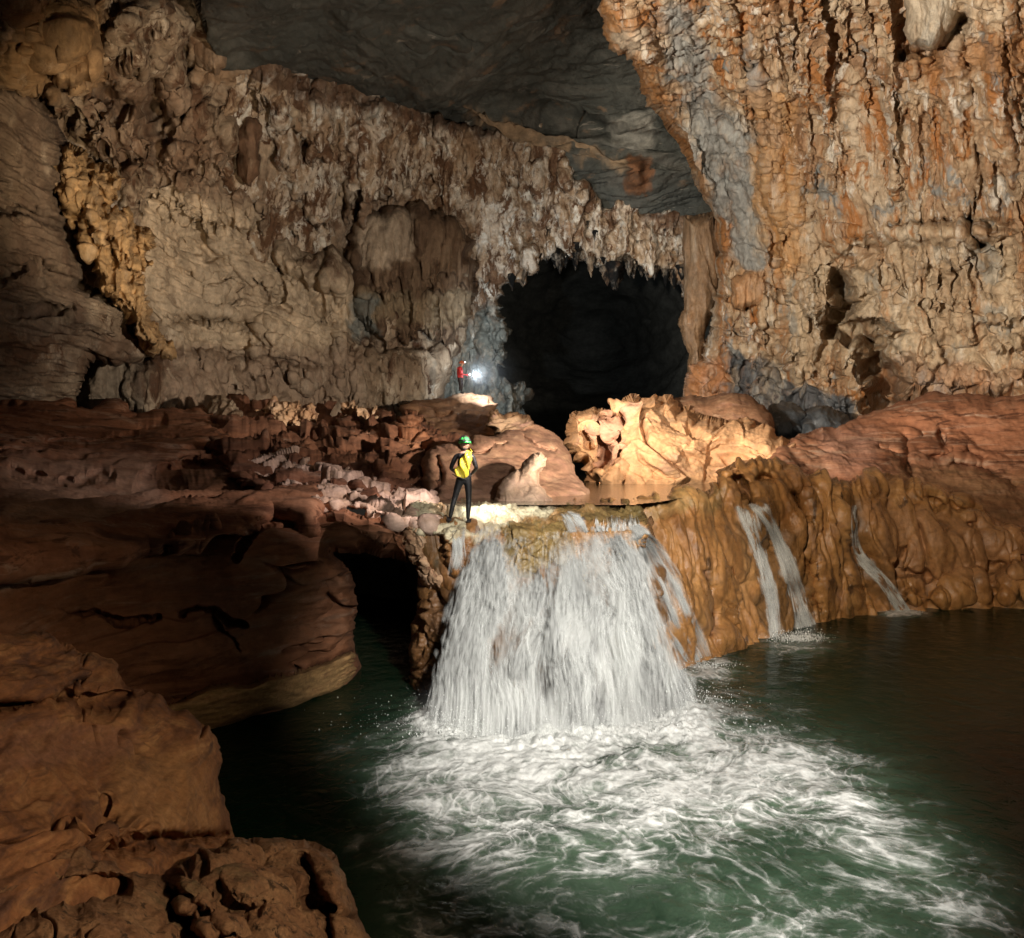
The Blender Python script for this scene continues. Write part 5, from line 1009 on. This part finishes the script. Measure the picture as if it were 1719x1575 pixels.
lampo = rbox("headlamp", (.07, .045, .05), (.0, .16, .045), M['strap'], hl); rbox("lens", (.045, .01, .035), (0, .026, 0), M['soft_lens'], lampo)
skin("hair", {'a': (at1(780, 751, -.03), .082), 'b': (at1(780, 757, -.04), .066)}, [('a', 'b')], M['hair'], p1)
for sx in (-.032, .032):
    e_ = rbox("eye", (.022, .012, .014), tuple(Vector(at1(780, 747, .02)) + Vector((sx, .082, .012))), M['eye'], p1)
tube("belt", [(.150 * math.cos(a), .108 * math.sin(a), (880 - 799) * K) for a in np.linspace(0, 2 * math.pi, 25)[:-1]], .016, M['strap'], p1, 6, closed=True)
# bag: a long soft sack worn across the back
def sack(name, loc, L, Wd, T, mat, rot):
    V = []; n, m = 28, 26; r = np.random.default_rng(4)
    for i in range(n):
        t_ = i / (n - 1); z = (t_ - .5) * L; wdt = Wd * (.86 + .14 * math.sin(t_ * 5.5 + .6)) * (1 - .55 * max(0, (t_ - .72) / .28) ** 1.5) * (1 if t_ > .03 else .9); th = T * (.75 + .35 * math.sin(math.pi * min(1, t_ * 1.1)))
        for j in range(m):
            a_ = 2 * math.pi * j / m; ca, sa = math.cos(a_), math.sin(a_)
            x = wdt / 2 * math.copysign(abs(ca) ** .6, ca); y = th / 2 * math.copysign(abs(sa) ** .7, sa)
            fold = .010 * math.sin(9 * t_ * 2 + 3 * ca * 2 + 1.5 * sa) + .012 * math.sin(14 * t_ + 5 * ca)
            V.append((x + fold, y + fold * 1.2, z + .02 * ca * (1 - t_)))
    Fq = [(i * m + j, i * m + (j + 1) % m, (i + 1) * m + (j + 1) % m, (i + 1) * m + j) for i in range(n - 1) for j in range(m)]
    k = len(V); V.append((0, 0, -L / 2 - .012)); V.append((0, 0, L / 2 + .01))
    Ft = [(k, (j + 1) % m, j, j) for j in range(m)]
    import bmesh
    bm = bmesh.new(); vs = [bm.verts.new(v) for v in V]
    for f_ in Fq: bm.faces.new([vs[i] for i in f_])
    for j in range(m): bm.faces.new([vs[k], vs[(j + 1) % m], vs[j]]); bm.faces.new([vs[k + 1], vs[(n - 1) * m + j], vs[(n - 1) * m + (j + 1) % m]])
    me = bpy.data.meshes.new(name); bm.to_mesh(me); bm.free(); me.materials.append(mat)
    for p in me.polygons: p.use_smooth = True
    o = bpy.data.objects.new(name, me); COL.objects.link(o); o.location = loc; o.rotation_euler = rot; return o
bp = tuple(Vector(base) + Vector(at1(781, 779.5, -.20)))
bag = sack("tackle_bag", bp, .56, .275, .19, M['yellow'], (0, math.radians(20), 0)); tag(bag, "long yellow tackle bag slung across the near caver's back", "bag")
tube("strap", [(.09, .02, .27), (.05, .09, .30), (-.02, .17, .26), (-.05, .18, .16)], .014, M['strap'], bag, 6, .5)
tube("strap", [(.02, -.105, .22), (.05, -.09, .30), (.0, -.02, .33), (-.04, .03, .29), (-.02, -.09, .24)], .009, M['yellow'], bag, 6)
tube("webbing", [(-.16, -.02, -.27), (-.06, -.085, -.275), (.06, -.085, -.28), (.16, -.02, -.275)], .010, M['strap'], bag, 6)
# far caver: red jacket, in profile facing right, holding a lit torch
D2 = 47.5; base2 = W(773, 661, D2); p2 = empty("person", tuple(base2)); tag(p2, "distant caver in red jacket and orange helmet holding a torch on the flat-topped boulder", "person")
K2 = D2 / F
def at2(x, y, dy=0.0): return ((x - 773) * K2, dy, (663 - y) * K2)
J = {'pelvis': (at2(773, 637), (.17, .17)), 'belly': (at2(772.6, 632), .18), 'chest': (at2(771.8, 625), (.21, .19)), 'upper': (at2(773, 620), .10), 'neck': (at2(774, 617.5), .055),
     'shL': (at2(772.5, 621, .17), .062), 'elL': (at2(774, 630, .22), .06), 'wrL': (at2(781, 631, .12), .030), 'shR': (at2(771.5, 621, -.18), .085), 'elR': (at2(773, 631, -.26), .065), 'wrR': (at2(781, 631.5, -.06), .030),
     'hipL': (at2(774, 640, .09), .11), 'knL': (at2(775, 649, .10), .08), 'anL': (at2(774.5, 659, .10), .042), 'hipR': (at2(772, 640, -.09), .11), 'knR': (at2(773, 649, -.1), .08), 'anR': (at2(771.5, 659, -.1), .042)}
E = [('pelvis', 'belly'), ('belly', 'chest'), ('chest', 'upper'), ('upper', 'neck'), ('upper', 'shL'), ('shL', 'elL'), ('elL', 'wrL'), ('upper', 'shR'), ('shR', 'elR'), ('elR', 'wrR'), ('pelvis', 'hipL'), ('hipL', 'knL'), ('knL', 'anL'), ('pelvis', 'hipR'), ('hipR', 'knR'), ('knR', 'anR')]
head_parts(J, E, at2(775, 613.2), (1, 0, 0), (0, 1, 0))
fingers(J, E, 'L', J['wrL'][0], (.9, -.3, 0), (0, 0, 1), (0, -.6, -.3)); fingers(J, E, 'R', J['wrR'][0], (.9, .2, 0), (0, 0, 1), (0, .6, -.3))
M['suit2'] = suit_mat("dark_trousers_and_red_jacket", (.62, .03, .03), (.03, .02, .022), (.45, .26, .17), (663 - 617.8) * K2, (663 - 636.5) * K2)
skin("body", J, E, M['suit2'], p2)
for yy in (-.1, .1):
    skin("boot", {'a': (( (773 - 773) * K2 - .0, yy, .10), .055), 'm': ((.08, yy, .045), .045), 't': ((.19, yy, .035), .036)}, [('a', 'm'), ('m', 't')], M['boot'], p2)
hl2 = lathe_dome("helmet", at2(775, 611.8), .135, .118, .125, M['orange'], p2)
tube("strap", [(0.142 * math.cos(a), .125 * math.sin(a), .03) for a in np.linspace(0, 2 * math.pi, 25)[:-1]], .010, M['strap'], hl2, 6, closed=True)
l2 = rbox("headlamp", (.05, .07, .05), (.155, 0, .04), M['strap'], hl2); rbox("lens", (.012, .05, .04), (.03, 0, 0), M['lens'], l2)
for sy in (-.032, .032): rbox("eye", (.012, .022, .014), tuple(Vector(at2(775, 613.2)) + Vector((.082, sy, .012))), M['eye'], p2)
tc_ = Vector(base2) + Vector(at2(784.5, 631, .03))
torch = empty("torch", tuple(tc_)); tag(torch, "small lit torch held out by the far caver in red", "torch")
tube("torch_body", [(-.10, 0, 0), (.06, 0, 0), (.08, 0, 0), (.11, 0, 0)], .024, M['metal'], torch, 12); rbox("lens", (.02, .07, .07), (.125, 0, 0), M['lens'], torch, .45)
pl = bpy.data.lights.new("torch_lamp", 'POINT'); pl.energy = 22; pl.color = (.85, .93, 1); pl.shadow_soft_size = .05
po = bpy.data.objects.new("torch_lamp", pl); COL.objects.link(po); po.location = tc_ + Vector((.26, -.05, 0))
lamp("torch_beam", tuple(tc_ + Vector((.3, .1, 0))), tuple(tc_ + Vector((3.5, 8, .8))), 6500, (.82, .92, 1), 110, 1.0, .05)
# glow of fine mist hanging in the beam of the torch
mist_ball(tuple(tc_ + Vector((.5, -.3, .1))), (1, .8, .9), 3.6, .016, (.9, .95, 1), "glowing mist in the beam of the far caver's torch")
# lamp carried by the near caver, throwing light on the rocks round the feet
lamp("caver_lamp", tuple(Vector(base) + Vector((.05, .30, 1.25))), tuple(Vector(base) + Vector((.9, .9, .0))), 190, (1.0, .97, .92), 95, .7, .05)
